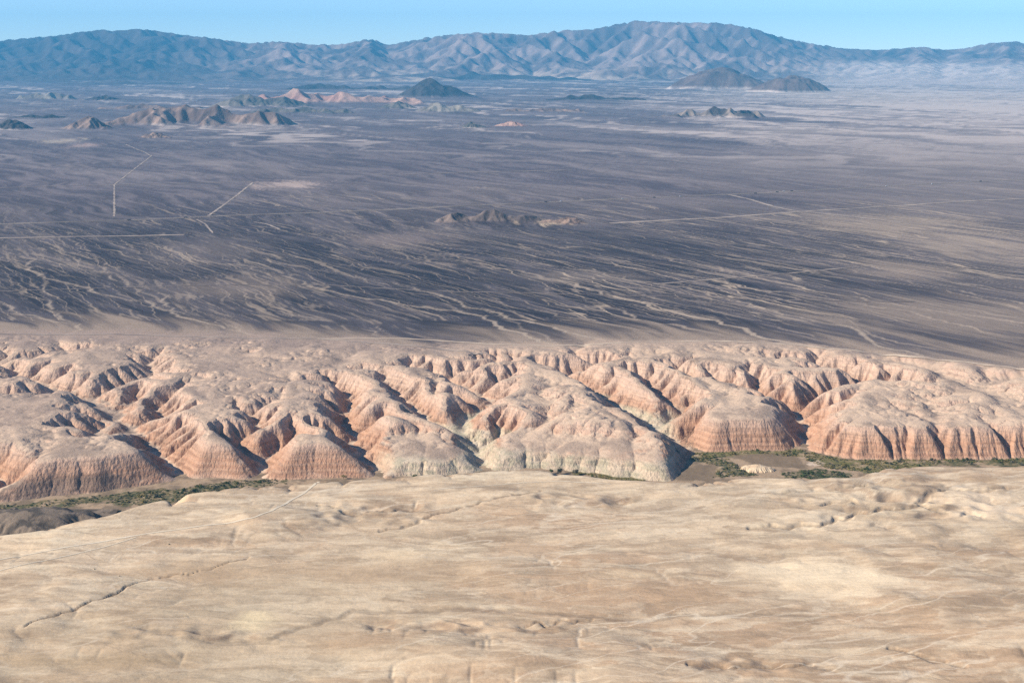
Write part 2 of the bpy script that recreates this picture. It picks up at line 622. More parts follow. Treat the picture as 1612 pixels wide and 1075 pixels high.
def build_badland_mesh(g, z, A, mat):
    nv, nu = 440, 1160
    us = np.linspace(-0.435, 0.435, nu)
    t = np.linspace(0, 1, nv)
    ys0 = 2400 + (3940 - 2400) * (0.75 * t + 0.25 * t * t)
    U, Y = np.meshgrid(us, ys0)
    # start each column just in front of the cliff foot
    f = foot_y(us) - 30
    tt = (0.8 * t + 0.2 * t * t)[:, None]
    Y = f[None, :] + (3940 - f[None, :]) * tt
    X = U * Y
    Z = g.sample(z, X, Y)
    la = np.log2(g.sample(A, X, Y) + 1)
    # rise onto the plain at the back
    f2 = foot_y(U)
    tt2 = (Y - f2) / (edge_y(U) - f2)
    w = sstep(0.96, 1.12, tt2)
    Z = Z * (1 - w) + plain_z(X, Y) * w
    gy, gx = np.gradient(z, g.cell)
    slope = g.sample(np.hypot(gx, gy), X, Y)
    d = Y - foot_y(U)
    px = U * FPX + 806
    # rock colours
    sand = lin(196, 170, 146)
    grey = lin(164, 142, 124)
    pink = lin(188, 160, 140)
    orange = lin(174, 134, 108)
    deep = lin(148, 113, 95)
    white = lin(196, 184, 160)
    n1 = fbm(X, Y, 160, 4, 60)
    n2 = fbm(X, Y, 22, 4, 65)
    c = mix(sand, grey, np.clip(sstep(0.05, 0.55, n1 + 0.25 * n2) * (1 - sstep(0.25, 0.5, slope)), 0, 1))
    # left and upper part carries a grey gravel cover
    up = sstep(120, 480, d) * (1 - sstep(400, 900, px)) * 0.5 + 0.4 * sstep(0.75, 0.98, tt2)
    c = mix(c, lin(152, 132, 120), np.clip(up, 0, 0.85) * (1 - sstep(0.22, 0.5, slope)))
    st = sstep(0.28, 0.75, slope + 0.10 * n2)
    c = mix(c, pink, st)
    # redder low down, in bands
    zb = Z + 1.2 * n1
    low = 1 - sstep(-62, -24, zb)
    c = mix(c, orange, st * low)
    band = 0.5 + 0.5 * np.sin(zb * 0.95 + 1.3 * np.sin(zb * 0.21))
    c = mix(c, deep, st * np.clip(0.35 * band ** 3 + 0.25 * (n2 > 0.25), 0, 1) * (0.4 + 0.6 * low))
    c = mix(c, lin(198, 164, 138), 0.4 * st * (0.5 + 0.5 * np.sin(zb * 0.6 + 2)) ** 4)
    # pale siltstone of the front bench in the middle
    mid = sstep(575, 640, px + 30 * n1) * (1 - sstep(1055, 1085, px)) * (1 - sstep(-64, -55, zb + 6 * n1))
    c = mix(c, white, 0.6 * mid)
    c = mix(c, lin(160, 152, 128), 0.6 * mid * sstep(0.1, 0.5, n2 + 0.4 * band))
    # grey ledges low on the far left
    gl = (1 - sstep(180, 270, px)) * (1 - sstep(-64, -50, zb)) * sstep(-0.1, 0.3, n1 + n2 * 0.5)
    c = mix(c, lin(112, 98, 88), 0.7 * gl)
    # washed sand in the gully floors
    c = mix(c, lin(186, 158, 134), np.clip(sstep(8, 11, la), 0, 1) * (1 - sstep(0.3, 0.7, slope)) * 0.7)
    # back edge takes the colours of the plain
    c = mix(c, plain_colour(X, Y), sstep(1.0, 1.10, tt2 + 0.05 * n1 + 0.03 * n2))
    o = grid_mesh('badlands', X, Y, Z, c, mat, st * (1 - sstep(0.95, 1.0, tt2)))
    return structure(o, 'pink and orange eroded badlands with ravines above the green river valley')


# ------------------------------------------------------------------ the desert plain and its washes
FLOWD = (0.56, -0.83)       # the plain drains towards the river, to the right and towards the viewer
wash_grid = None
wash_map = None


def build_washes():
    global wash_grid, wash_map
    g = Grid(-3000, 3000, 3300, 7000, 6.5)
    X, Y = g.X, g.Y
    z = -(X * FLOWD[0] + Y * FLOWD[1]) * 0.02
    z = z + 0.55 * fbm(X, Y, 260, 5, 80, 0.55)
    rc = receivers(z)
    o, b = levels(rc)
    A = flow_area(rc, o, b).reshape(z.shape)
    a = np.log2(A)
    # widen the larger streams
    for k in range(1):
        p = np.pad(a, 1, mode='edge')
        m = a
        for dy, dx in NB:
            m = np.maximum(m, p[1 + dy:1 + dy + g.ny, 1 + dx:1 + dx + g.nx] - 2.5)
        a = m
    wash_grid, wash_map = g, a


STAINS = []
for (px_, py_, rx_, ry_, cc_, am_) in [
        (455, 291, 62, 7, (182, 160, 148), 0.9), (135, 229, 26, 4, (176, 150, 140), 0.7), (100, 222, 30, 5, (190, 172, 150), 0.6),
        (1560, 385, 150, 24, (190, 168, 146), 0.5), (1400, 352, 150, 18, (168, 148, 128), 0.6), (1420, 425, 90, 14, (180, 158, 138), 0.4),
        (880, 351, 60, 5, (190, 166, 140), 0.8), (640, 375, 90, 12, (150, 132, 124), 0.5), (320, 395, 90, 25, (150, 134, 126), 0.3),
        (900, 435, 110, 10, (160, 142, 128), 0.35), (370, 450, 120, 20, (160, 140, 124), 0.3), (1500, 500, 240, 35, (166, 146, 128), 0.5),
        (1350, 150, 300, 12, (190, 174, 160), 0.6), (1250, 205, 140, 8, (176, 160, 150), 0.5)]:
    _x, _y = at(px_, py_, 0)
    _x2, _y2 = at(px_, py_ - ry_, 0)
    STAINS.append((float(_x), float(_y), rx_ * float(_y) / FPX, float(_y2 - _y), lin(*cc_), am_))


def plain_colour(X, Y, want_wash=False):
    u = X / Y
    px = u * FPX + 806
    s = X * FLOWD[0] + Y * FLOWD[1]
    t = X * -FLOWD[1] + Y * FLOWD[0]
    wx = 120 * fbm(X, Y, 900, 3, 90)
    far = sstep(6000, 16000, Y)
    dark = lin(50, 46, 53)
    brown = lin(78, 71, 75)
    pale = lin(158, 140, 124)
    # long streaks along the drainage
    n1 = fbm((t + wx) / 80, s / 760, 1.0, 5, 91, 0.58)
    n2 = fbm((t + wx) / 420, s / 2600, 1.0, 4, 95)
    n3 = fbm((t + wx * 3) / 1500, s / 9000, 1.0, 3, 99)
    n1b = fbm((t + wx) / 30, s / 330, 1.0, 4, 93, 0.55)
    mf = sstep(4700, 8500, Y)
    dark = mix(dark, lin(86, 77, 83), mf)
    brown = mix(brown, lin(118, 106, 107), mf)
    tb = np.clip(0.30 + 1.3 * n1 * (1 - 0.7 * far) + 0.6 * n2 + 0.25 * far, 0, 1)[..., None]
    c = dark * (1 - tb) + brown * tb
    c = c * (1 + 0.22 * np.clip(n1b, -1, 1) * (1 - far))[..., None]
    # paler towards the right
    right = sstep(750, 1750, px + 100 * n3)
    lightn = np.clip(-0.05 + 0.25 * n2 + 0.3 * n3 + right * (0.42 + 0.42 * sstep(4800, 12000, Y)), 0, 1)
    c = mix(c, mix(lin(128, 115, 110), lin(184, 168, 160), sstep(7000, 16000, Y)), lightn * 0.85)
    ey = edge_y(u)
    nearb = 1 - sstep(-40, 330, Y - ey + 110 * n2 + 190 * n1 - 40 * (1 - sstep(100, 500, px)))
    c = mix(c, lin(176, 154, 134), nearb * 0.7)
    # washes
    a = wash_grid.sample(wash_map, X + 6 * noise(X / 50, Y / 50, 121), Y + 9 * noise(X / 55, Y / 55, 122)) + 1.6 * n1b
    fade = 1 - sstep(5600, 7000, Y)
    patch = 0.15 + 0.85 * sstep(-0.1, 0.55, fbm(X, Y, 1100, 3, 105) + 0.5 * sstep(1000, 1600, px) - 0.3 * (1 - sstep(100, 400, px)))
    near = 1 - 0.5 * sstep(4300, 5600, Y)
    c = mix(c, pale, 0.6 * np.clip(sstep(8.0, 12.0, a + 1.5 * n1), 0, 1) * fade * patch * near)
    c = mix(c, lin(186, 166, 144), np.clip(sstep(11.0, 13.5, a), 0, 1) * fade * 0.6 * near)
    # small ragged sand flecks
    fl = fbm((t + wx) / 18, s / 170, 1.0, 3, 111)
    c = mix(c, pale, 0.5 * sstep(0.5, 0.85, fl + 0.5 * n2 + 0.2 * fbm(X, Y, 700, 2, 114)) * fade)
    # worked or bare ground seen as pale patches
    for (sx, sy, rx, ry, cc, amt) in STAINS:
        q = np.hypot((X - sx) / rx, (Y - sy) / ry) + 0.6 * n1 + 0.35 * fl
        c = mix(c, cc, amt * (1 - sstep(0.2, 1.2, q)))
    # far fans
    fan = fbm((t + wx * 4) / 480, s / 5200, 1.0, 5, 117, 0.6)
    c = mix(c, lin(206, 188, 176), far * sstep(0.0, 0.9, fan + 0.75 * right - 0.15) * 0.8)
    c = mix(c, lin(84, 76, 80), far * sstep(0.2, 0.8, -fan) * 0.35 * (1 - 0.6 * right))
    if want_wash:
        w = (0.40 + 0.60 * patch) * (1 - 0.75 * sstep(5200, 9000, Y)) * (1 - 0.6 * nearb) * (1 - 0.5 * (1 - sstep(150, 500, px)) * sstep(4200, 4700, Y))
        return c, np.clip(w, 0, 1)
    return c


def build_plain(mat):
    nu, nv = 860, 385
    us = np.linspace(-0.44, 0.44, nu)
    inv = np.linspace(1 / 3800.0, 1 / 40000.0, nv)
    U, IV = np.meshgrid(us, inv)
    Y = 1 / IV
    X = U * Y
    Z = plain_z(X, Y) - 0.5 * (1 - sstep(3860, 3960, Y))
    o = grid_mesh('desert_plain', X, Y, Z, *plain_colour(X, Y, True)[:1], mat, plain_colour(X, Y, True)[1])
    return structure(o, 'dark gravel desert plain streaked with pale dry washes')


# ------------------------------------------------------------------ near plateau
def slope_map(g, z, X, Y):
    gy, gx = np.gradient(z, g.cell)
    return g.sample(np.hypot(gx, gy), X, Y)


def build_foreground(mat):
    x0, x1, y0, y1 = -1400, 1400, 1350, 2900
    g = Grid(x0, x1, y0, y1, 10.0)
    near_ravines = []
    for r, sl in (([(1680, 806, -38), (1560, 804, -36), (1480, 802, -34), (1400, 798, -32), (1320, 817, -29), (1285, 827, -26), (1190, 832, -20)], 0.85),
                  ([(1640, 770, -36), (1560, 772, -34), (1480, 768, -31), (1400, 772, -28), (1330, 770, -24), (1270, 780, -20)], 0.8),
                  ([(640, 832, -29), (615, 826, -28), (590, 806, -26), (550, 799, -22), (500, 800, -19)], 0.9)):
        p = np.array(r, float)
        xx, yy = at(p[:, 0], p[:, 1], p[:, 2])
        near_ravines.append((np.stack([xx, yy, p[:, 2]], 1), sl))

    def env(X, Y):
        u = X / Y
        d = Y - rim_y(u)
        z = RIM_Z + 12 * fbm(X / 1.8, Y, 260, 4, 130, 0.42) * (1 - 0.65 * sstep(-350, -30, d)) + 2 * fbm(X, Y, 110, 3, 133)
        z = z + 5 * sstep(0.25, 0.6, fbm(X, Y, 260, 2, 170)) * sstep(-420, -200, d)
        for pts, slope_ in near_ravines:
            ds, v = seg_dist(X + 8 * fbm(X, Y, 45, 3, 171), Y + 8 * fbm(X, Y, 45, 3, 175), pts)
            z = np.minimum(z, v + np.maximum(ds - 3, 0) * slope_)
        drop = np.maximum(d, 0)
        z = z - 0.02 * drop - 0.6 * np.maximum(drop - 8, 0)
        return np.maximum(z, FLOOR_Z - 6), d
    z, d = env(g.X, g.Y)
    fx = np.zeros(z.shape, bool)
    fx[0, :] = True
    fx |= z <= FLOOR_Z - 5.9
    fx[:, 0] = True
    fx[:, -1] = True
    z = fill(z, fx, 250)
    # low scarps where harder beds crop out
    ht = 7.0
    q = (z + 2.5 * fbm(g.X, g.Y, 90, 3, 190)) / ht
    ter = (np.floor(q) + sstep(0.55, 0.95, q - np.floor(q))) * ht - 2.5 * fbm(g.X, g.Y, 90, 3, 190)
    pxm = g.X / g.Y * FPX + 806
    tm = sstep(1080, 1350, pxm) * sstep(-620, -380, d) * 0.9 + 0.65 * sstep(0.1, 0.4, fbm(g.X, g.Y, 400, 2, 193))
    z = np.where(d < 0, z + (ter - z) * np.clip(tm, 0, 0.9), z)
    z, A = evolve(z, g.cell, fx, 10, 0.016, 0.03, 1.2, head=8)
    g2 = Grid(x0, x1, y0, y1, 4.0)
    z = resample(z, g2.ny, g2.nx)
    g = g2
    fx = np.zeros(z.shape, bool)
    fx[0, :] = fx[:, 0] = fx[:, -1] = True
    z = z + 0.5 * ridged(g.X / 1.5, g.Y, 80, 4, 140)
    broken = np.zeros(z.shape)
    for (px_, py_, rx_, ry_) in ((1430, 790, 230, 42), (590, 808, 110, 26), (1190, 1045, 140, 18), (760, 985, 260, 14), (300, 1000, 200, 16), (900, 790, 120, 14)):
        sx, sy = at(px_, py_, RIM_Z)
        _, sy2 = at(px_, py_ - ry_, RIM_Z)
        q = np.hypot((g.X - sx) / (rx_ * sy / FPX), (g.Y - sy) / (sy2 - sy)) + 0.4 * fbm(g.X, g.Y, 90, 3, 195)
        broken = np.maximum(broken, 1 - sstep(0.4, 1.0, q))
    z = z + broken * 9.0 * (0.3 - np.abs(fbm(g.X / 1.6, g.Y, 46, 3, 197)))
    z, A = evolve(z, g.cell, fx, 11, 0.034, 0.03, 1.2, head=14)
    # cut gullies and low scarps that the photograph shows
    nu, nv = 980, 320
    us = np.linspace(-0.44, 0.44, nu)
    r = rim_y(us) + 130
    inv = np.linspace(0, 1, nv)[:, None]
    Y = 1 / (1 / 1380.0 + (1 / r[None, :] - 1 / 1380.0) * inv)
    X = us[None, :] * Y
    Z = g.sample(z, X, Y)
    la = np.log2(g.sample(A, X, Y) + 1)
    u = X / Y
    d = Y - rim_y(u)
    gul = np.zeros(X.shape)
    for line, dep, hw in ([(40, 990), (75, 977), (115, 966), (150, 950), (185, 938), (200, 925), (222, 918), (250, 908), (300, 903), (330, 896), (360, 884), (392, 878)], 2.0, 2.8), \
            ([(430, 1003), (480, 985), (520, 975), (560, 960), (620, 962), (720, 958), (860, 962), (960, 972), (1010, 975), (1080, 967), (1200, 966), (1290, 968)], 1.0, 9.0), \
            ([(668, 815), (690, 806), (720, 800), (760, 790), (800, 782), (850, 775)], 1.8, 4.0), \
            ([(1180, 830), (1215, 826), (1240, 829), (1262, 822), (1290, 827), (1306, 822), (1316, 812), (1330, 817), (1352, 806), (1370, 809), (1390, 799), (1412, 802), (1450, 796), (1480, 800)], 6.5, 8.0), \
            ([(1295, 796), (1310, 789), (1325, 791), (1340, 786), (1347, 791)], 5.0, 6.5), \
            ([(1235, 777), (1275, 771), (1300, 773), (1330, 767), (1365, 766)], 3.2, 5.0), \
            ([(1490, 808), (1468, 803), (1444, 792), (1466, 778), (1500, 771), (1540, 774), (1580, 768)], 5.5, 8.0), \
            ([(1515, 812), (1530, 806), (1548, 812)], 4.5, 8.0), \
            ([(540, 806), (560, 809), (590, 802), (620, 804), (655, 798)], 4.2, 6.5), \
            ([(600, 834), (632, 830), (645, 824), (660, 820)], 3.0, 6.0), \
            ([(820, 984), (850, 978), (862, 984), (885, 974), (905, 979), (930, 973)], 2.6, 4.5), \
            ([(1085, 1050), (1120, 1047), (1160, 1050), (1200, 1046), (1250, 1049), (1275, 1042)], 3.0, 5.0), \
            ([(1400, 1022), (1440, 1030), (1470, 1040), (1520, 1046)], 3.0, 5.0), \
            ([(500, 795), (520, 794), (536, 799)], 3.0, 5.0):
        p = np.array([at(a_, b_, RIM_Z) for a_, b_ in line])
        ds, v = seg_dist(X + 3 * fbm(X, Y, 30, 2, 181), Y + 7 * fbm(X, Y, 30, 2, 185), np.concatenate([p, np.zeros((len(p), 1))], 1))
        cut = 1 - sstep(hw * 0.3, hw, ds)
        Z = Z - (dep if dep < 2.5 else 1.2 + 0.42 * dep) * cut
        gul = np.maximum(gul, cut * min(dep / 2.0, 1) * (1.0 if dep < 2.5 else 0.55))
    n0 = fbm(X / 2.2, Y, 300, 5, 150)
    n1 = fbm(X / 2.4 + 20 * n0, Y, 80, 5, 155, 0.55)
    n2 = fbm(X, Y, 24, 3, 160)
    n3 = fbm(X / 3.0 + 15 * n0, Y + 10 * n1, 34, 4, 163)
    c = mix(lin(214, 192, 162), lin(188, 161, 132), sstep(-0.6, 0.6, n0 + 0.5 * n1 + 0.35 * sstep(-350, -650, d) - 0.35 * sstep(-400, -60, d)))
    c = mix(c, lin(218, 201, 172), 0.7 * sstep(0.0, 1.0, n1 - 0.3 * n0 + 0.3 * n3))
    c = mix(c, lin(156, 134, 110), 0.65 * sstep(0.1, 0.9, fbm(X / 2.6 - 30 * n0, Y, 60, 5, 165) + 0.4 * n3))
    # wind-swept lenses: crisp along one edge, fading out on the other
    for (sc_, seed_, tint, amt, lo) in ((95, 901, lin(220, 203, 176), 0.75, 0.10), (60, 905, lin(150, 130, 108), 0.6, 0.12), (150, 909, lin(166, 144, 118), 0.55, 0.08),
                                       (34, 913, lin(226, 208, 180), 0.5, 0.2), (28, 917, lin(140, 120, 98), 0.4, 0.22)):
        q = fbm(X / 2.8 + 0.25 * sc_ * n1, Y + 0.5 * sc_ * n0, sc_, 3, seed_, 0.4)
        c = mix(c, tint, 0.7 * amt * sstep(lo, lo + 0.05, q) * (1 - sstep(lo + 0.07, lo + 0.65, q)))
    c = mix(c, lin(218, 200, 174), np.clip(sstep(5.5, 8.5, la), 0, 1) * 0.6)
    c = mix(c, lin(168, 152, 126), 0.35 * (1 - sstep(300, 900, u * FPX + 806)) * sstep(-250, -500, d))
    c = mix(c, lin(104, 88, 74), gul * 0.75)  # gully shade put into the colour, along with grey-brown rock in the scarp cuts
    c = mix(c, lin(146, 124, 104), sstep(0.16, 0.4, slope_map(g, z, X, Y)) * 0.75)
    for (px_, py_, rx_, ry_, cc_, am_) in [(1290, 905, 150, 34, (236, 216, 184), 0.8), (1540, 790, 90, 22, (236, 214, 184), 0.7), (400, 970, 40, 16, (226, 208, 170), 0.7),
                                           (640, 870, 90, 14, (224, 202, 168), 0.6), (1000, 905, 60, 8, (226, 204, 170), 0.6), (300, 770, 60, 10, (214, 190, 156), 0.5),
                                           (980, 930, 300, 26, (182, 154, 124), 0.5), (560, 905, 300, 22, (180, 154, 124), 0.5), (1350, 860, 160, 8, (186, 158, 128), 0.6),
                                           (250, 905, 170, 14, (176, 150, 120), 0.5), (620, 1010, 120, 20, (172, 146, 118), 0.6), (120, 1040, 200, 14, (164, 142, 112), 0.5)]:
        sx, sy = at(px_, py_, RIM_Z)
        _, sy2 = at(px_, py_ - ry_, RIM_Z)
        q = np.hypot((X - sx) / (rx_ * sy / FPX), (Y - sy) / (sy2 - sy)) + 0.5 * n1 + 0.3 * n3
        c = mix(c, lin(*cc_), am_ * (1 - sstep(0.2, 1.3, q)))
    c = c * (1 + 0.04 * n2)[..., None] * np.array([0.99, 0.955, 0.92])
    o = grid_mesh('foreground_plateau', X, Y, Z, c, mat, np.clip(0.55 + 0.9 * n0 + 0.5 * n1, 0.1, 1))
    structure(o, 'smooth pale beige desert plateau in the foreground')
    return g, z


# ------------------------------------------------------------------ mountains on the skyline
sky_px = [(-600, 75), (-300, 66), (0, 67), (50, 62), (100, 58), (165, 49), (200, 50), (235, 47), (290, 55), (350, 62), (400, 69), (450, 66), (500, 71), (540, 71),
          (590, 62), (615, 72), (650, 65), (700, 57), (750, 53), (790, 54), (830, 57), (880, 50), (930, 48), (970, 40), (1000, 35),
          (1040, 37), (1080, 38), (1120, 38), (1170, 45), (1220, 60), (1270, 70), (1320, 77), (1370, 79), (1400, 77), (1440, 74),
          (1470, 79), (1500, 77), (1540, 69), (1580, 66), (1612, 72), (1800, 68), (2200, 74)]


def build_mountains(mat):
    x0, x1, y0, y1 = -27000, 27000, 27000, 57000
    sp = np.array(sky_px, float)
    su = (sp[:, 0] - 806) / FPX

    def sky_tan(u):
        return (82 - np.interp(u, su, sp[:, 1])) / FPX

    def env(X, Y):
        u = X / Y
        px = u * FPX + 806
        right = sstep(1180, 1420, px)
        front = 33500 + 3500 * sstep(350, 800, px) + 2000 * fbm(X, X * 0 + 5, 6000, 3, 201) - 6500 * right
        ridge = 44500 + 2200 * fbm(X, X * 0 + 9, 9000, 3, 205) + 3000 * right
        H = CAM_Z + sky_tan(u) * ridge
        t = np.clip((Y - front) / (ridge - front), 0, 1)
        back = np.clip((Y - ridge) / 9000, 0, 1)
        prof = (0.28 * t + 0.72 * t ** 2.0) * (1 - right) + right * (0.6 * t + 0.4 * t ** 3)
        z = H * prof * (1 - 0.45 * back)
        rr = ridged(X, Y, 5200, 4, 210)
        z = z * (1 + (0.26 * rr * (1 - right) + 0.04 * rr * right) * np.clip(t * 3, 0, 1)) - 12 * (t <= 0)
        # scattered foothills in front of the range
        fh = np.maximum(fbm(X, Y, 2100, 4, 220) - 0.05, 0) * 330 * sstep(-0.25, 0.1, (Y - front) / 10000.0) * (1 - t) * (1 - right)
        return z + fh, t

    g = Grid(x0, x1, y0, y1, 300.0)
    e, t = env(g.X, g.Y)
    e0 = e

    def fixed(e):
        f = e < 12
        f[0, :] = True
        f[-1, :] = True
        return f
    smooth_right = 1 - 0.9 * sstep(1200, 1420, g.X / g.Y * FPX + 806)
    z = 0.35 * np.maximum(e, 0) + 60 * smooth_right * ridged(g.X, g.Y, 1500, 3, 230) * np.clip(t * 4, 0, 1)
    z = np.where(fixed(e), np.minimum(e, 0), np.maximum(z, 1))
    z = fill(z, fixed(e), 150)
    z, A = evolve(z, g.cell, fixed(e), 45, 0.22, 0.004, 0.85, up=np.where(fixed(e), 0, np.maximum(e, 0) * 0.034 * (0.75 + 0.5 * smooth_right * (fbm(g.X, g.Y, 2600, 3, 236) + 0.5))))
    for cell, n, k in ((150.0, 16, 0.11), (75.0, 8, 0.085)):
        g2 = Grid(x0, x1, y0, y1, cell)
        z = resample(z, g2.ny, g2.nx)
        g = g2
        e = resample(e0, g.ny, g.nx)
        sr = 1 - 0.9 * sstep(1200, 1420, g.X / g.Y * FPX + 806)
        z = z + np.where(fixed(e), 0, (85 if cell > 100 else 65) * sstep(20, 300, z) * ridged(g.X, g.Y, cell * 6, 3, 240) * sr)
        z, A = evolve(z, g.cell, fixed(e), n, k, 0.004, 0.95, up=np.where(fixed(e), 0, np.maximum(e, 0) * 0.022))
    nu, nv = 1000, 225
    us = np.linspace(-0.45, 0.45, nu)
    ys = np.linspace(28000, 50000, nv)
    U, Y = np.meshgrid(us, ys)
    X = U * Y
    Z = g.sample(z, X, Y)
    # bring the skyline to its surveyed height
    tan = ((Z - CAM_Z) / Y).max(0)
    zi = Z[((Z - CAM_Z) / Y).argmax(0), np.arange(nu)]
    yi = ys[((Z - CAM_Z) / Y).argmax(0)]
    want = CAM_Z + sky_tan(us) * yi
    ratio = want / np.maximum(zi, 50)
    ker = np.exp(-np.linspace(-2, 2, 15) ** 2)
    ker /= ker.sum()
    ratio = np.convolve(np.pad(ratio, 7, mode='edge'), ker, 'valid')
    Z = Z * ratio[None, :]
    gy, gx = np.gradient(z, g.cell)
    slope = g.sample(np.hypot(gx, gy), X, Y)
    px = U * FPX + 806
    n1 = fbm(X, Y, 2500, 4, 250)
    n2 = fbm(X, Y, 500, 3, 255)
    c = mix(lin(102, 87, 84), lin(150, 129, 121), sstep(-0.4, 0.5, n1 + 0.5 * n2))
    low = 1 - sstep(60, 420, Z + 100 * n1)
    mid = sstep(350, 620, px) * (1 - sstep(1250, 1400, px))
    c = mix(c, lin(188, 166, 146), low * mid * sstep(-0.3, 0.4, n1 + 0.7 * n2) * 0.8)
    left = 1 - sstep(250, 480, px)
    c = mix(c, lin(64, 58, 60), left * 0.8)
    rt = sstep(1200, 1380, px) * (1 - sstep(330, 520, Z + 60 * n1))
    c = mix(c, lin(196, 178, 168), rt * 0.85)
    flat = (1 - sstep(0.04, 0.16, slope)) * (1 - sstep(1150, 1300, px))
    c = mix(c, plain_colour(X, Y), flat * 0.85)
    o = grid_mesh('mountains', X, Y, Z - 6, c, mat)
    return structure(o, 'long rugged mountain range fading to blue along the horizon')


# ------------------------------------------------------------------ single hills standing on the plain
def build_hill(label, base, size, peaks, colours, mat, rough=0.22, k=0.035, steps=24, name='hill', seed=0, sharp=1.15, diff=0.03, bell=1.0):
    """base = (px, py) of the foot line's middle; size = half width in px; peaks = [(dx px, depth offset m-ratio, height px, radius px)]"""
    bx, by = at(base[0], base[1], 0)
    m = by / FPX                                   # metres per pixel there
    hw = size * m
    n = 124 if size > 80 else 84
    g = Grid(-hw, hw, -hw * 0.8, hw * 0.8, 2 * hw / n)
    z = np.zeros(g.X.shape)
    r0 = fbm(g.X, g.Y, hw * 0.5, 4, 300 + seed)
    wx = rough * 0.55 * hw * fbm(g.X, g.Y, hw * 0.35, 3, 340 + seed)
    wy = rough * 0.55 * hw * fbm(g.X, g.Y, hw * 0.35, 3, 350 + seed)
    for dx, dyr, h, rx, ry in peaks:
        q = np.hypot((g.X + wx - dx * m) / (rx * m), (g.Y + wy - dyr * rx * m) / (ry * m)) * (1 + rough * r0)
        z = np.maximum(z, h * m * np.clip(1 - q ** bell, 0, 1) ** sharp)
    z = z * (0.8 + 1.5 * rough * ridged(g.X, g.Y, hw * 0.2, 4, 360 + seed))
    edge = np.maximum(np.abs(g.X) / hw, np.abs(g.Y) / (0.8 * hw))
    z = z * (1 - sstep(0.8, 0.98, edge))
    fx = z <= 0.002 * hw
    z = np.where(fx, 0, z)
    hmax = max(p[2] for p in peaks) * m
    z, A = evolve(z, g.cell, fx, steps, k, diff, 0.9)
    z = z * hmax / max(z.max(), 1e-3)
    gy, gx = np.gradient(z, g.cell)
    slope = np.hypot(gx, gy)
    X = g.X + bx
    Y = g.Y + by
    n1 = fbm(X, Y, hw * 0.4, 4, 320 + seed)
    c = mix(colours[0], colours[1], sstep(-0.35, 0.35, n1))
    foot = 1 - sstep(0.0, 0.16 * hmax, z + 0.06 * hmax * n1)
    c = mix(c, plain_colour(X, Y), 0.08 + 0.92 * foot)
    apron = np.clip(1 - edge, 0, 1) ** 1.5 * 0.16 * hmax * (1 + 0.5 * n1)
    Z = np.maximum(z, 0.85 * z + apron) + plain_z(X, Y) - 4.0 * sstep(0.86, 1.0, edge) - 1.0
    o = grid_mesh(name, X, Y, Z, c, mat)
    return structure(o, label)


# ------------------------------------------------------------------ build everything large
import time
T0 = time.time()
build_washes()
FLOW_ROT = -math.atan2(FLOWD[1], FLOWD[0])       # turns the drainage direction onto the x axis
M_PLAIN = ground_material('gravel_plain', [(9, 1, 0.22, 0), (60, 1, 0.12, 0)], 5.0, 0.3, threads=[
    (26, 20, FLOW_ROT, 0.035, 0.42, lin(146, 130, 119)), (60, 20, FLOW_ROT, 0.022, 0.7, lin(172, 153, 134)), (130, 18, FLOW_ROT + 0.08, 0.012, 0.8, lin(190, 168, 144))])
M_BAD = ground_material('badland_clay', [(4, 1, 0.16, 0), (30, 1, 0.12, 0)], 6.0, 1.5, flute=3.2, beds=0.22)
M_FORE = ground_material('plateau_sand', [(3.5, 0.5, 0.08, 0.0), (22, 0.3, 0.13, 0.1)], 8.0, 0.7, threads=[
    (26, 6, 0.15, 0.02, 0.22, lin(218, 200, 172)), (60, 5, 0.3, 0.013, 0.45, lin(140, 118, 96)), (90, 4, -0.35, 0.012, 0.5, lin(228, 210, 184))], swell=(38.0, 2.2))
M_MTN = ground_material('mountain_rock', [(300, 1, 0.18, 0), (60, 1, 0.14, 0)], 110.0, 20.0)
M_HILL = ground_material('hill_rock', [(60, 1, 0.16, 0), (12, 1, 0.12, 0)], 90.0, 20.0)
M_FLOOR = ground_material('valley_soil', [(6, 2, 0.16, 1.4), (30, 2, 0.14, 1.4)], 2.0, 0.4)

bg, bz, bA = build_badlands()
print('badlands', time.time() - T0)
badlands = build_badland_mesh(bg, bz, bA, M_BAD)
build_plain(M_PLAIN)
fg, fz = build_foreground(M_FORE)
print('fore', time.time() - T0)
build_mountains(M_MTN)
print('mtn', time.time() - T0)


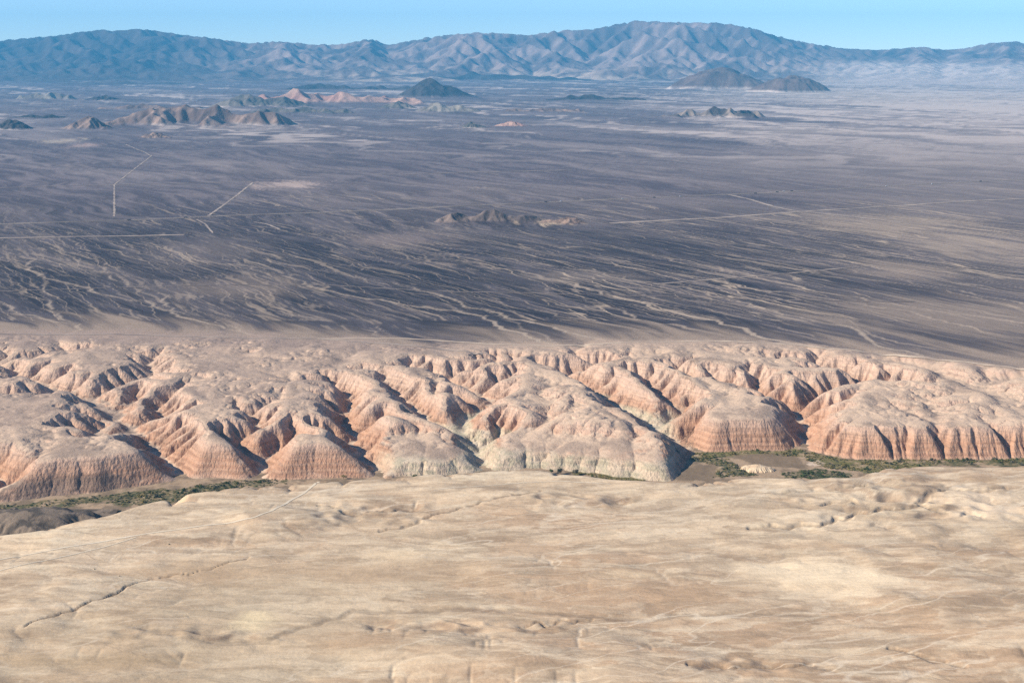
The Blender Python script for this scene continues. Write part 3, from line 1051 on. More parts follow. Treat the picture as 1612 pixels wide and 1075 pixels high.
# ------------------------------------------------------------------ hills
C_DARK = (lin(44, 42, 44), lin(66, 60, 60))
C_BROWN = (lin(104, 87, 81), lin(150, 126, 112))
C_TWIN = (lin(82, 64, 58), lin(102, 82, 74))
C_PINK = (lin(162, 124, 112), lin(182, 148, 132))
C_PALE = (lin(112, 104, 98), lin(150, 140, 128))
C_GREEN = (lin(84, 82, 78), lin(112, 104, 96))
hills = [
    ('low brown hills in the middle of the plain beside the highway', (790, 349), 118, [(-20, 0, 20, 46, 40), (-72, 0.1, 12, 42, 34), (34, 0, 9, 46, 30)], (lin(92, 82, 80), lin(128, 112, 104)), {}),
    ('small brown knoll just right of the low hills beside the highway', (884, 350), 52, [(10, 0, 9, 36, 30), (-18, 0, 5, 30, 24)], C_BROWN, {}),
    ('dark pointed volcanic cone left of centre before the mountains', (682, 154), 84, [(-8, 0, 30, 50, 46), (24, 0.1, 18, 46, 38)], C_DARK, dict(rough=0.08, k=0.008, sharp=1.0)),
    ('larger grey dome of the pair of smooth hills on the right', (1150, 141), 140, [(-16, 0, 34, 80, 60), (22, -0.25, 19, 50, 50)], C_TWIN, dict(rough=0.10, k=0.012, sharp=1.0, steps=10, bell=1.9)),
    ('smaller grey dome at the right of the pair of smooth hills', (1243, 145), 86, [(0, 0, 25, 66, 54)], C_TWIN, dict(rough=0.10, k=0.012, sharp=1.0, steps=10, bell=1.8)),
    ('dark jagged rock ridge lying below the two smooth domes', (1122, 185), 110, [(-56, 0, 12, 26, 22), (-34, 0, 13, 28, 22), (-8, 0, 15, 30, 24), (10, 0, 17, 30, 24), (34, 0, 12, 32, 22), (58, 0, 9, 34, 20)], (lin(64, 58, 58), lin(140, 124, 112)), dict(rough=0.55)),
    ('group of brown furrowed hills at the left of the plain', (312, 197), 165, [(-12, 0.2, 32, 66, 60), (-64, 0, 20, 58, 50), (48, 0.2, 26, 60, 50), (92, 0, 15, 50, 40), (28, -0.4, 18, 44, 40), (-96, 0, 12, 40, 30), (118, 0, 8, 36, 30)], C_BROWN, dict(rough=0.5)),
    ('small brown conical hill left of the furrowed hills', (140, 203), 54, [(0, 0, 20, 40, 36)], C_BROWN, {}),
    ('low rounded mound in front of the furrowed hills', (240, 217), 38, [(5, 0, 8, 28, 22)], C_BROWN, {}),
    ('long pink furrowed ridge left of the dark cone', (535, 164), 165, [(-100, 0.3, 20, 46, 40), (-64, 0.3, 24, 46, 44), (-24, 0.2, 20, 50, 44), (16, 0, 17, 50, 40), (56, 0, 14, 46, 40), (92, 0, 11, 40, 34)], C_PINK, dict(rough=0.5)),
    ('small grey green hill at the foot of the pink ridge', (626, 171), 48, [(0, 0, 12, 34, 28)], C_GREEN, {}),
    ('pale grey hills in front of the dark cone', (712, 177), 76, [(-26, 0, 15, 36, 30), (12, 0, 10, 42, 30)], C_PALE, {}),
    ('tiny grey mound on the open plain below the dark cone', (743, 201), 32, [(0, 0, 9, 22, 20)], C_GREEN, {}),
    ('tiny pink mound on the open plain below the dark cone', (806, 199), 42, [(0, 0, 8, 30, 22)], C_PINK, {}),
    ('long low dark ridge at the foot of the mountains near centre', (790, 128), 180, [(-100, 0, 8, 50, 36), (-40, 0, 15, 60, 40), (14, 0, 11, 60, 36), (74, 0, 8, 60, 34)], C_DARK, dict(rough=0.35)),
    ('dark hill cut by the left edge of the picture', (18, 203), 48, [(0, 0, 15, 36, 30)], C_DARK, {}),
    ('grey green hills behind the brown furrowed hills', (412, 169), 100, [(-24, 0, 20, 50, 40), (32, 0, 14, 52, 36)], C_GREEN, {}),
    ('pale low knobs far out on the left of the plain', (74, 157), 66, [(-22, 0, 9, 26, 20), (14, 0, 11, 32, 22)], C_PALE, dict(rough=0.35)),
    ('small dark knobs right of the pale knobs', (164, 158), 40, [(0, 0, 8, 28, 18)], C_DARK, dict(rough=0.35)),
    ('low dark ridge behind the pink furrowed ridge', (540, 142), 130, [(-70, 0, 8, 40, 30), (-30, 0, 10, 44, 30), (20, 0, 9, 44, 30), (66, 0, 7, 40, 26)], C_DARK, dict(rough=0.5)),
    ('low grey brown foothills right of the furrowed hills', (475, 178), 90, [(-40, 0, 8, 34, 26), (0, 0, 9, 36, 26), (40, 0, 6, 34, 22)], C_GREEN, dict(rough=0.5)),
    ('broken brown foothills behind the small conical hill', (250, 172), 110, [(-60, 0, 7, 34, 26), (-10, 0, 9, 40, 26), (46, 0, 8, 40, 26)], C_BROWN, dict(rough=0.5)),
    ('low dark rise far left below the mountains', (60, 186), 60, [(-14, 0, 6, 30, 22), (20, 0, 5, 30, 20)], C_DARK, dict(rough=0.5)),
    ('scattered low knobs right of the pale grey hills', (850, 176), 80, [(-36, 0, 5, 26, 20), (6, 0, 6, 30, 20), (44, 0, 4, 28, 18)], C_BROWN, dict(rough=0.5)),
    ('faint low dark knobs between the cone and the jagged ridge', (935, 158), 90, [(-40, 0, 7, 30, 22), (0, 0, 9, 34, 24), (44, 0, 5, 34, 20)], C_DARK, dict(rough=0.35)),
]
for k, (lab, base, size, peaks, cols, kw) in enumerate(hills):
    build_hill(lab, base, size, peaks, cols, M_HILL, seed=k * 7, **kw)
print('hills', time.time() - T0)


# ------------------------------------------------------------------ river valley floor
def poly_mask(x, y, poly):
    inside = np.zeros(np.shape(x), bool)
    n = len(poly)
    for i in range(n):
        x1, y1 = poly[i]
        x2, y2 = poly[(i + 1) % n]
        c = ((y1 > y) != (y2 > y)) & (x < (x2 - x1) * (y - y1) / (y2 - y1 + 1e-12) + x1)
        inside ^= c
    return inside


def world_poly(p, z=FLOOR_Z):
    return [tuple(float(v) for v in at(a, b, z)) for a, b in p]


GREEN_ZONES = {
    'left_thicket': world_poly([(165, 792), (215, 776), (290, 768), (360, 758), (455, 752), (450, 762), (370, 770), (300, 786), (240, 800), (190, 795)]),
    'left_strip': world_poly([(-60, 800), (100, 786), (200, 774), (260, 768), (260, 774), (200, 784), (100, 798), (-60, 812)]),
    'cliff_foot': world_poly([(1078, 716), (1140, 707), (1250, 706), (1335, 723), (1420, 721), (1500, 719), (1680, 720), (1680, 730), (1500, 727), (1430, 736),
                              (1385, 746), (1300, 737), (1262, 720), (1190, 713), (1140, 718), (1090, 726)]),
    'right_grove': world_poly([(1082, 722), (1140, 717), (1165, 736), (1195, 748), (1110, 752), (1138, 736)]),
    'rim_grove': world_poly([(1232, 744), (1285, 738), (1345, 746), (1330, 756), (1236, 753)]),
    'tall_row': world_poly([(1440, 724), (1500, 722), (1680, 724), (1680, 735), (1520, 733), (1450, 731)]),
    'grass_strip': world_poly([(895, 742), (960, 744), (1025, 752), (1010, 760), (930, 752)]),
}
FIELDS = [world_poly([(1066, 738), (1130, 729), (1124, 756), (1066, 757)]), world_poly([(1150, 716), (1250, 713), (1272, 738), (1188, 732)])]


def floor_z(x, y):
    return FLOOR_Z + 0.8 * fbm(x, y, 60, 3, 400)


def build_valley(mat):
    nu, nv = 620, 120
    us = np.linspace(-0.44, 0.44, nu)
    a = np.minimum(rim_y(us) + 40, foot_y(us) - 60)
    b = foot_y(us) + 45
    Y = a[None, :] + (b - a)[None, :] * np.linspace(0, 1, nv)[:, None]
    X = us[None, :] * Y
    Z = floor_z(X, Y)
    n1 = fbm(X, Y, 50, 4, 410)
    n2 = fbm(X, Y, 12, 3, 415)
    c = mix(lin(166, 142, 116), lin(128, 110, 90), sstep(-0.3, 0.4, n1 + 0.4 * n2))
    for k, poly in GREEN_ZONES.items():
        m = poly_mask(X + 6 * n2, Y + 14 * n1, poly)
        g_ = lin(108, 104, 62) if k in ('cliff_foot', 'grass_strip') else lin(84, 84, 56)
        c = mix(c, mix(g_, lin(134, 116, 84), sstep(0.0, 0.5, n2)), (0.92 * m) * sstep(-0.9, -0.2, n2 + n1))
    for poly in FIELDS:
        m = poly_mask(X + 2 * n2, Y + 4 * n2, poly)
        c = mix(c, lin(124, 106, 86), 0.9 * m)
    # bare pale patch beside the thicket
    sx, sy = at(1283, 729, FLOOR_Z)
    q = np.hypot((X - sx) / 22, (Y - sy) / 22) + 0.5 * n2
    c = mix(c, lin(200, 178, 156), 0.9 * (1 - sstep(0.6, 1.0, q)))
    return structure(grid_mesh('river_valley', X, Y, Z, c, mat), 'flat river valley floor with green thickets between cliffs and plateau')


build_valley(M_FLOOR)


def build_floor_mound(label, px, py, hw_px, h_px, cols, mat, zb, seed, rough=0.3, k=0.03, aspect=0.7):
    """a mound standing on the valley floor"""
    bx, by = at(px, py, zb)
    m = by / FPX
    hw = hw_px * m
    g = Grid(-hw, hw, -hw * aspect, hw * aspect, 2 * hw / 130)
    r0 = fbm(g.X, g.Y, hw * 0.45, 4, seed)
    q = np.hypot(g.X / hw, g.Y / (hw * aspect)) * 1.12 * (1 + rough * r0)
    z = h_px * m * np.clip(1 - q, 0, 1) ** 0.6
    fx = z <= 0.01
    z, A = evolve(z, g.cell, fx, 14, k, 0.05, 1.0)
    z = z * h_px * m / max(z.max(), 1e-3)
    c = mix(cols[0], cols[1], sstep(-0.3, 0.3, fbm(g.X, g.Y, hw * 0.25, 4, seed + 5)))
    o = grid_mesh('mound', g.X + bx, g.Y + by, z + zb - 3.0 * (1 - sstep(0, 1.0, z)), c, mat)
    return structure(o, label)


build_floor_mound('dark grey rocky knoll in the valley at the left edge', 40, 826, 130, 24, (lin(92, 82, 72), lin(130, 114, 98)), M_BAD, FLOOR_Z + 6, 430)
build_floor_mound('small pale mound among the fields on the valley floor', 1192, 739, 32, 9, (lin(196, 170, 140), lin(206, 184, 154)), M_BAD, FLOOR_Z, 440, 0.2)


# ------------------------------------------------------------------ roads and tracks (sheets laid on the ground)
def near_z(x, y):
    """height of the ground surface, any place"""
    u = x / y
    b = bg.sample(bz, x, y)
    w = sstep(0.96, 1.12, (y - foot_y(u)) / (edge_y(u) - foot_y(u)))
    zb = b * (1 - w) + plain_z(x, y) * w
    zf = fg.sample(fz, x, y)
    return np.where(y > 3900, plain_z(x, y), np.where(y < rim_y(u) + 5, zf, np.where(y > foot_y(u), zb, FLOOR_Z)))


def ribbon(name, pts, width, mat, label, lift=0.9, wob=0.0, zguess=0.0, seed=0, step=8.0):
    z = np.full(len(pts), zguess)
    p = np.array(pts, float)
    for it in range(12):
        x, y = at(p[:, 0], p[:, 1], z)
        z = 0.5 * z + 0.5 * near_z(x, y)
    seg = np.r_[0, np.cumsum(np.hypot(np.diff(x), np.diff(y)))]
    n = max(4, int(seg[-1] / step))
    t = np.linspace(0, seg[-1], n)
    # smooth the corners a little
    X = np.interp(t, seg, x)
    Y = np.interp(t, seg, y)
    for it in range(3):
        X[1:-1] = (X[:-2] + 2 * X[1:-1] + X[2:]) / 4
        Y[1:-1] = (Y[:-2] + 2 * Y[1:-1] + Y[2:]) / 4
    tx, ty = np.gradient(X), np.gradient(Y)
    l = np.hypot(tx, ty) + 1e-9
    nx_, ny_ = -ty / l, tx / l
    off = wob * fbm(t, t * 0 + 3.3, 90, 3, 500 + seed)
    X = X + nx_ * off
    Y = Y + ny_ * off
    w = 0.5 * width * (1 + 0.3 * fbm(t, t * 0 + 8.8, 60, 2, 510 + seed))
    rows = np.array([-1, -0.5, 0, 0.5, 1.0])[:, None]
    GX = X[None, :] + rows * (nx_ * w)[None, :]
    GY = Y[None, :] + rows * (ny_ * w)[None, :]
    GZ = near_z(GX, GY) + lift
    GZ = np.maximum(GZ, GZ.mean(0)[None, :] - 0.2)
    o = grid_mesh(name, GX, GY, GZ, None, mat)
    return structure(o, label)


def track_material(name, c1, c2, sc=12.0):
    m = bpy.data.materials.new(name)
    m.use_nodes = True
    N, L = m.node_tree.nodes, m.node_tree.links
    tc = N.new('ShaderNodeTexCoord')
    nz = N.new('ShaderNodeTexNoise')
    nz.inputs['Scale'].default_value = 1.0 / sc
    nz.inputs['Detail'].default_value = 5
    L.new(tc.outputs['Object'], nz.inputs['Vector'])
    r = N.new('ShaderNodeValToRGB')
    r.color_ramp.elements[0].position = 0.3
    r.color_ramp.elements[1].position = 0.7
    r.color_ramp.elements[0].color = (*c1, 1)
    r.color_ramp.elements[1].color = (*c2, 1)
    L.new(nz.outputs['Fac'], r.inputs['Fac'])
    b = N['Principled BSDF']
    b.inputs['Roughness'].default_value = 0.95
    b.inputs['Specular IOR Level'].default_value = 0.1
    L.new(r.outputs[0], b.inputs['Base Color'])
    return m


M_TRACK = track_material('pale_dust', lin(118, 106, 102), lin(184, 166, 150), 120.0)
M_RIM = track_material('pale_road_dust', lin(168, 148, 132), lin(206, 186, 162), 60.0)
M_HWY = track_material('graded_verge', lin(128, 115, 110), lin(192, 175, 160), 260.0)
M_TRACK_DIM = track_material('trodden_gravel', lin(100, 90, 90), lin(158, 142, 132), 150.0)
M_ASPHALT = track_material('asphalt', lin(66, 64, 64), lin(80, 76, 74))
M_SAND_TRACK = track_material('bleached_sand', lin(206, 188, 162), lin(222, 206, 182))

HIGHWAY = [(-260, 366), (0, 353), (200, 347), (330, 341), (500, 335), (620, 330), (860, 318.5), (1030, 311.5), (1190, 304.5), (1250, 301.5), (1400, 293), (1612, 283), (1800, 275)]
ribbon('highway_verge', HIGHWAY, 32, M_HWY, 'pale gravel verge of the highway crossing the plain', 0.8)
ribbon('highway', HIGHWAY, 9, M_ASPHALT, 'long straight highway crossing the whole plain', 1.2)
tracks = [
    ([(-200, 380), (0, 375), (150, 372.5), (290, 370)], 26, M_TRACK, 'straight pale track on the left below the highway'),
    ([(180, 341), (180, 318), (180, 291), (238, 246), (228, 240), (198, 228)], 10, M_TRACK, 'pale zigzag track climbing from the highway on the left'),
    ([(327, 341), (345, 328), (370, 310), (398, 288)], 12, M_TRACK, 'short pale diagonal track leading to the bare patch'),
    ([(-200, 299), (0, 296), (180, 291), (398, 286)], 26, M_TRACK_DIM, 'faint straight track above the highway on the left'),
    ([(960, 352), (1150, 342), (1300, 331), (1450, 322), (1612, 313), (1800, 303)], 34, M_TRACK, 'straight track crossing the right of the plain'),
    ([(1148, 307), (1180, 314), (1220, 326), (1250, 332), (1330, 340), (1420, 351)], 24, M_TRACK, 'curving pale track on the right of the plain'),
    ([(1028, 448), (1150, 438), (1250, 430), (1340, 421), (1370, 419)], 12, M_TRACK, 'pale track running up to a bare patch on the right'),
    ([(690, 459), (850, 462), (1000, 466), (1072, 467), (1200, 472), (1330, 474), (1440, 475)], 9, M_TRACK_DIM, 'thin long track across the streaked lower plain'),
    ([(-150, 462), (0, 459), (150, 454), (330, 449), (520, 449), (690, 459)], 8, M_TRACK_DIM, 'faint thin track across the dark lower plain at left'),
    ([(310, 346), (322, 352), (335, 367)], 9, M_TRACK, 'short spur below the highway at left'),
    ([(590, 274), (640, 275), (720, 272), (900, 268)], 36, M_TRACK_DIM, 'faint track far across the plain near centre'),
    ([(400, 350), (420, 353), (440, 361)], 12, M_TRACK, 'short double pale scrape below the highway'),
    ([(-120, 522), (0, 526), (90, 527), (180, 526), (300, 530), (400, 533), (500, 533), (580, 540), (650, 544), (730, 553), (760, 560)], 10, M_TRACK, 'pale rim road along the head of the badlands at left'),
    ([(500, 533), (640, 533), (760, 541), (870, 545), (960, 540), (1060, 538), (1150, 537), (1250, 543), (1350, 552), (1480, 567), (1612, 582), (1760, 600)], 11, M_RIM, 'pale rim road along the head of the badlands at right'),
]
for k, (pts, w, m, lab) in enumerate(tracks):
    ribbon('dirt_track', pts, w, m, lab, 0.45 if 'badlands' in lab else 0.9, 3.0, seed=k)
fore_tracks = [
    ([(501, 758), (497, 762), (480, 775), (455, 789), (425, 805), (400, 815), (372, 820), (330, 826), (290, 832), (230, 840), (150, 854), (70, 868), (-60, 890)], 5.0, 'bleached track climbing across the plateau from the valley rim'),
    ([(215, 845), (180, 856), (100, 876), (0, 898), (-80, 915)], 3.0, 'second faint track splitting off at the lower left'),
    ([(690, 770), (760, 765), (830, 759), (880, 757), (960, 762)], 3.0, 'faint pale track along the plateau near its rim'),
]
for k, (pts, w, lab) in enumerate(fore_tracks):
    ribbon('dirt_track', pts, w, M_SAND_TRACK, lab, 0.38, 1.5, RIM_Z, 40 + k, 4.0)
print('roads', time.time() - T0)


# ------------------------------------------------------------------ shrubs and trees of the valley
rng = random.Random(5)


def leaf_material(name, c, var):
    m = bpy.data.materials.new(name)
    m.use_nodes = True
    N, L = m.node_tree.nodes, m.node_tree.links
    oi = N.new('ShaderNodeObjectInfo')
    tc = N.new('ShaderNodeTexCoord')
    nz = N.new('ShaderNodeTexNoise')
    nz.inputs['Scale'].default_value = 0.7
    nz.inputs['Detail'].default_value = 3
    L.new(tc.outputs['Object'], nz.inputs['Vector'])
    ad = N.new('ShaderNodeMath')
    ad.operation = 'ADD'
    L.new(oi.outputs['Random'], ad.inputs[0])
    L.new(nz.outputs['Fac'], ad.inputs[1])
    r = N.new('ShaderNodeValToRGB')
    r.color_ramp.elements[0].position = 0.35
    r.color_ramp.elements[1].position = 1.25 / 1.5
    r.color_ramp.elements[0].color = (*c, 1)
    r.color_ramp.elements[1].color = (*var, 1)
    L.new(ad.outputs[0], r.inputs['Fac'])
    b = N['Principled BSDF']
    b.inputs['Roughness'].default_value = 0.8
    b.inputs['Specular IOR Level'].default_value = 0.2
    L.new(r.outputs[0], b.inputs['Base Color'])
    return m


M_LEAF = {
    'dark': leaf_material('dark_green_leaves', (0.030, 0.050, 0.016), (0.075, 0.100, 0.034)),
    'olive': leaf_material('olive_leaves', (0.115, 0.105, 0.034), (0.230, 0.185, 0.065)),
    'grey': leaf_material('grey_green_leaves', (0.060, 0.065, 0.042), (0.115, 0.110, 0.075)),
}
M_BARK = track_material('grey_bark', (0.06, 0.045, 0.035), (0.10, 0.08, 0.06), 0.5)


def crown_mesh(name, mat, seed, n=230, rx=1.0, rz=0.75, lobes=6, z0=0.0):
    """unit crown: leaf sprays gathered in uneven clumps, gaps between them"""
    r = random.Random(seed)
    cl = []
    for k in range(lobes):
        a = r.uniform(0, 2 * math.pi)
        d = rx * r.uniform(0.15, 0.62)
        cl.append((d * math.cos(a), d * math.sin(a), rz * r.uniform(0.35, 0.95), rx * r.uniform(0.28, 0.48)))
    V, F = [], []
    for k in range(n):
        cx, cy, cz, cr = cl[r.randrange(lobes)]
        v = Vector((r.gauss(0, 1), r.gauss(0, 1), r.gauss(0, 1))).normalized() * cr * r.uniform(0.55, 1.08)
        p = Vector((cx, cy, cz)) + Vector((v.x, v.y, v.z * 0.85))
        if p.z < 0.03:
            p.z = r.uniform(0.03, 0.2)
        nrm = (v.normalized() + Vector((r.uniform(-.7, .7), r.uniform(-.7, .7), r.uniform(-.4, .8)))).normalized()
        t = nrm.orthogonal().normalized()
        t.rotate(__import__('mathutils').Quaternion(nrm, r.uniform(0, 6.28)))
        b = nrm.cross(t)
        s1, s2 = r.uniform(0.08, 0.17), r.uniform(0.05, 0.11)
        i = len(V)
        for q in (t * s1, b * s2, t * -s1, b * -s2):
            w = p + q
            V.append((w.x, w.y, max(w.z, 0.0) + z0))
        F.append((i, i + 1, i + 2, i + 3))
    me = bpy.data.meshes.new(name)
    me.from_pydata(V, [], F)
    me.materials.append(mat)
    return me


def stem_mesh(name, seed, h, r0=0.06):
    """tapered trunk with a few limbs, unit tree"""
    r = random.Random(seed)
    bm = bmesh.new()

    def limb(p, q, a, b):
        d = (q - p).normalized()
        t = d.orthogonal().normalized()
        s = d.cross(t)
        ra = [bm.verts.new(p + (t * math.cos(k * 1.0472) + s * math.sin(k * 1.0472)) * a) for k in range(6)]
        rb = [bm.verts.new(q + (t * math.cos(k * 1.0472) + s * math.sin(k * 1.0472)) * b) for k in range(6)]
        for k in range(6):
            bm.faces.new((ra[k], ra[(k + 1) % 6], rb[(k + 1) % 6], rb[k]))
    top = Vector((r.uniform(-.06, .06), r.uniform(-.06, .06), h))
    limb(Vector((0, 0, -0.05)), top, r0, r0 * 0.6)
    for k in range(5):
        a = k * 1.256 + r.uniform(-.3, .3)
        limb(top * r.uniform(0.7, 1.0), top + Vector((math.cos(a) * 0.5, math.sin(a) * 0.5, r.uniform(0.3, 0.6))), r0 * 0.5, r0 * 0.15)
    me = bpy.data.meshes.new(name)
    bm.to_mesh(me)
    bm.free()
    me.materials.append(M_BARK)
    return me


CROWNS = {k: [crown_mesh('shrub', M_LEAF[k], 50 + 10 * i + j, rz=0.6 + 0.15 * (i % 2), lobes=5 + i) for i in range(3)] for j, k in enumerate(('dark', 'olive', 'grey'))}
TREE_CROWN = {k: [crown_mesh('crown', M_LEAF[k], 90 + 10 * i + j, n=320, rz=1.0, lobes=8, z0=0.35) for i in range(2)] for j, k in enumerate(('dark', 'olive', 'grey'))}
TRUNK = [stem_mesh('trunk', 3, 0.6), stem_mesh('trunk', 4, 0.7)]


def tag(o, label, cat, group=None):
    o['label'] = label
    o['category'] = cat
    if group:
        o['group'] = group
    return o


def shrub(x, y, z, r, kind, label, group=None, name='shrub', flat=1.0):
    o = bpy.data.objects.new(name, rng.choice(CROWNS[kind]))
    scene.collection.objects.link(o)
    o.location = (x, y, z - 0.05 * r)
    o.scale = (r * rng.uniform(0.85, 1.2), r * rng.uniform(0.85, 1.2), r * rng.uniform(0.85, 1.15) * flat)
    o.rotation_euler = (0, 0, rng.uniform(0, 6.28))
    return tag(o, label, 'shrub', group)


def tree(x, y, z, r, h, kind, label, group=None):
    root = bpy.data.objects.new('tree', None)
    scene.collection.objects.link(root)
    root.location = (x, y, z)
    root.rotation_euler = (0, 0, rng.uniform(0, 6.28))
    root.scale = (r, r, h / 1.9)
    tag(root, label, 'tree', group)
    for nm, me in (('trunk', rng.choice(TRUNK)), ('crown', rng.choice(TREE_CROWN[kind]))):
        o = bpy.data.objects.new(nm, me)
        scene.collection.objects.link(o)
        o.parent = root
    return root


# trees standing apart, each one findable
for (px_, py_, r, h, kind, lab) in [
        (868, 746, 6.5, 14, 'dark', 'dark tree at the left end of the clump below the pale cliff'),
        (883, 747, 9.5, 18, 'grey', 'largest grey green tree of the clump below the pale cliff'),
        (905, 748, 8.5, 17, 'grey', 'rounded tree at the right end of the clump below the pale cliff'),
        (653, 753, 6.5, 11, 'dark', 'single dark tree half hidden behind the plateau rim under the pale bench'),
        (541, 754, 7.0, 11, 'olive', 'olive tree half hidden by the plateau rim beside the orange cliff'),
        (755, 748, 4.5, 9, 'dark', 'small dark tree behind the rim near the mouth of the middle ravine'),
        (932, 752, 5.0, 9, 'dark', 'small dark tree right of the clump below the pale cliff')]:
    x, y = at(px_, py_, FLOOR_Z)
    tree(float(x), float(y), FLOOR_Z, r, h, kind, lab)
for (px_, py_, r, kind, lab) in [(266, 857, 2.4, 'grey', 'lone dark bush on the plateau below the bleached track'),
                                 (149, 896, 1.6, 'dark', 'tiny lone bush on the left of the plateau'),
                                 (188, 907, 1.4, 'grey', 'tiny bush right of the other lone bush at left')]:
    z = RIM_Z
    for it in range(8):
        x, y = at(px_, py_, z)
        z = float(near_z(np.array(x), np.array(y)))
    shrub(float(x), float(y), z + 0.2, r, kind, lab)

ZONE_SPEC = {   # count of single shrubs, radius range, kinds, label, group, count in the joined mass
    'left_thicket': (62, (2.2, 5.2), ('dark', 'dark', 'olive', 'grey'), 'shrub in the thicket on the valley floor at left', 'shrubs of the left thicket', 460),
    'left_strip': (22, (1.6, 3.2), ('grey', 'dark'), 'shrub on the open valley floor at far left', 'shrubs at the far left of the valley', 160),
    'cliff_foot': (96, (2.2, 5.0), ('olive', 'olive', 'dark', 'grey'), 'shrub in the long thicket below the right hand cliffs', 'shrubs along the right cliff foot', 900),
    'right_grove': (34, (2.2, 4.8), ('dark', 'olive', 'grey'), 'shrub among the fields below the shaded ravine', 'shrubs among the fields', 220),
    'rim_grove': (34, (2.4, 5.0), ('dark', 'dark', 'grey'), 'shrub in the grove behind the plateau rim at right', 'shrubs of the grove behind the rim', 170),
    'grass_strip': (8, (1.2, 2.2), ('olive',), 'shrub on the grassy strip below the pale cliff', 'shrubs on the grassy strip', 160),
}
mass_v, mass_f, mass_m = [], [], []
kind_index = {'dark': 0, 'olive': 1, 'grey': 2}


def zone_points(poly, n):
    xs = [p[0] for p in poly]
    ys = [p[1] for p in poly]
    out = []
    while len(out) < n:
        x = rng.uniform(min(xs), max(xs))
        y = rng.uniform(min(ys), max(ys))
        if not bool(poly_mask(np.array(x), np.array(y), poly)):
            continue
        if float(noise(np.array(x / 28.0), np.array(y / 40.0), 470)) < rng.uniform(-0.75, 0.15):
            continue
        u = x / y
        if y > foot_y(u) - 2 or abs(u) > 0.385:
            continue
        out.append((x, y))
    return out


for zone, (n, (r0, r1), kinds, lab, grp, nm) in ZONE_SPEC.items():
    for (x, y) in zone_points(GREEN_ZONES[zone], n):
        r_ = rng.uniform(r0, r1) * rng.uniform(0.95, 1.5)
        kd_ = rng.choice(kinds)
        size_ = 'small' if r_ < r0 + 0.35 * (r1 - r0) else ('large' if r_ > r0 + 0.85 * (r1 - r0) else 'middling')
        zx = [p[0] for p in GREEN_ZONES[zone]]
        part_ = (x - max(min(zx), -0.385 * y)) / (min(max(zx), 0.385 * y) - max(min(zx), -0.385 * y))
        end_ = ', left end' if part_ < 0.3 else (', right end' if part_ > 0.7 else ', middle')
        shrub(x, y, float(floor_z(np.array(x), np.array(y))), r_, kd_, size_ + ' ' + {'dark': 'dark green', 'olive': 'olive yellow', 'grey': 'grey green'}[kd_] + ' ' + lab + end_, grp)
    for (x, y) in zone_points(GREEN_ZONES[zone], nm):
        z = float(floor_z(np.array(x), np.array(y)))
        rr = rng.uniform(1.1, 2.9)
        kd = kind_index[rng.choice(kinds)]
        for q in range(26):
            a, b_ = rng.uniform(0, 6.28), rng.uniform(0, 1)
            p = Vector((math.cos(a) * math.sqrt(1 - b_ * b_), math.sin(a) * math.sqrt(1 - b_ * b_), b_ * 0.8)) * rr * rng.uniform(0.5, 1.0)
            nv_ = Vector((rng.gauss(0, 1), rng.gauss(0, 1), rng.gauss(0.4, 1))).normalized()
            t_ = nv_.orthogonal().normalized()
            b2 = nv_.cross(t_)
            i = len(mass_v)
            for w in (t_ * 0.34, b2 * 0.22, t_ * -0.34, b2 * -0.22):
                k_ = p + w * rr
                mass_v.append((x + k_.x, y + k_.y, z + max(k_.z, 0)))
            mass_f.append((i, i + 1, i + 2, i + 3))
            mass_m.append(kd)
for i, (x, y) in enumerate(zone_points(GREEN_ZONES['tall_row'], 16)):
    tree(x, y, FLOOR_Z, rng.uniform(3.5, 5.0), rng.uniform(7, 10), rng.choice(('dark', 'dark', 'grey')), 'dark green tree in the row on the valley floor at the right edge', 'trees of the row at the right edge')
me = bpy.data.meshes.new('undergrowth')
me.from_pydata(mass_v, [], mass_f)
for k in ('dark', 'olive', 'grey'):
    me.materials.append(M_LEAF[k])
me.polygons.foreach_set('material_index', np.array(mass_m, np.int32))
o = bpy.data.objects.new('undergrowth', me)
scene.collection.objects.link(o)
o['kind'] = 'stuff'
tag(o, 'low green and olive undergrowth covering the damp valley floor', 'undergrowth')
print('plants', time.time() - T0)


# ------------------------------------------------------------------ trucks on the highway
def paint(name, c, rough=0.45):
    m = bpy.data.materials.new(name)
    m.use_nodes = True
    N, L = m.node_tree.nodes, m.node_tree.links
    tc = N.new('ShaderNodeTexCoord')
    nz = N.new('ShaderNodeTexNoise')
    nz.inputs['Scale'].default_value = 1.5
    L.new(tc.outputs['Object'], nz.inputs['Vector'])
    mr = N.new('ShaderNodeMix')
    mr.data_type = 'RGBA'
    mr.inputs[6].default_value = (*c, 1)
    mr.inputs[7].default_value = (*[v * 0.75 + 0.02 for v in c], 1)
    L.new(nz.outputs['Fac'], mr.inputs['Factor'])
    L.new(mr.outputs[2], N['Principled BSDF'].inputs['Base Color'])
    N['Principled BSDF'].inputs['Roughness'].default_value = rough
    return m


M_WHITE = paint('white_paint', (0.8, 0.8, 0.78))
M_DARKP = paint('dark_paint', (0.03, 0.03, 0.035))
M_TYRE = paint('tyre_rubber', (0.02, 0.02, 0.02), 0.8)
M_GLASS = paint('cab_glass', (0.02, 0.03, 0.04), 0.1)


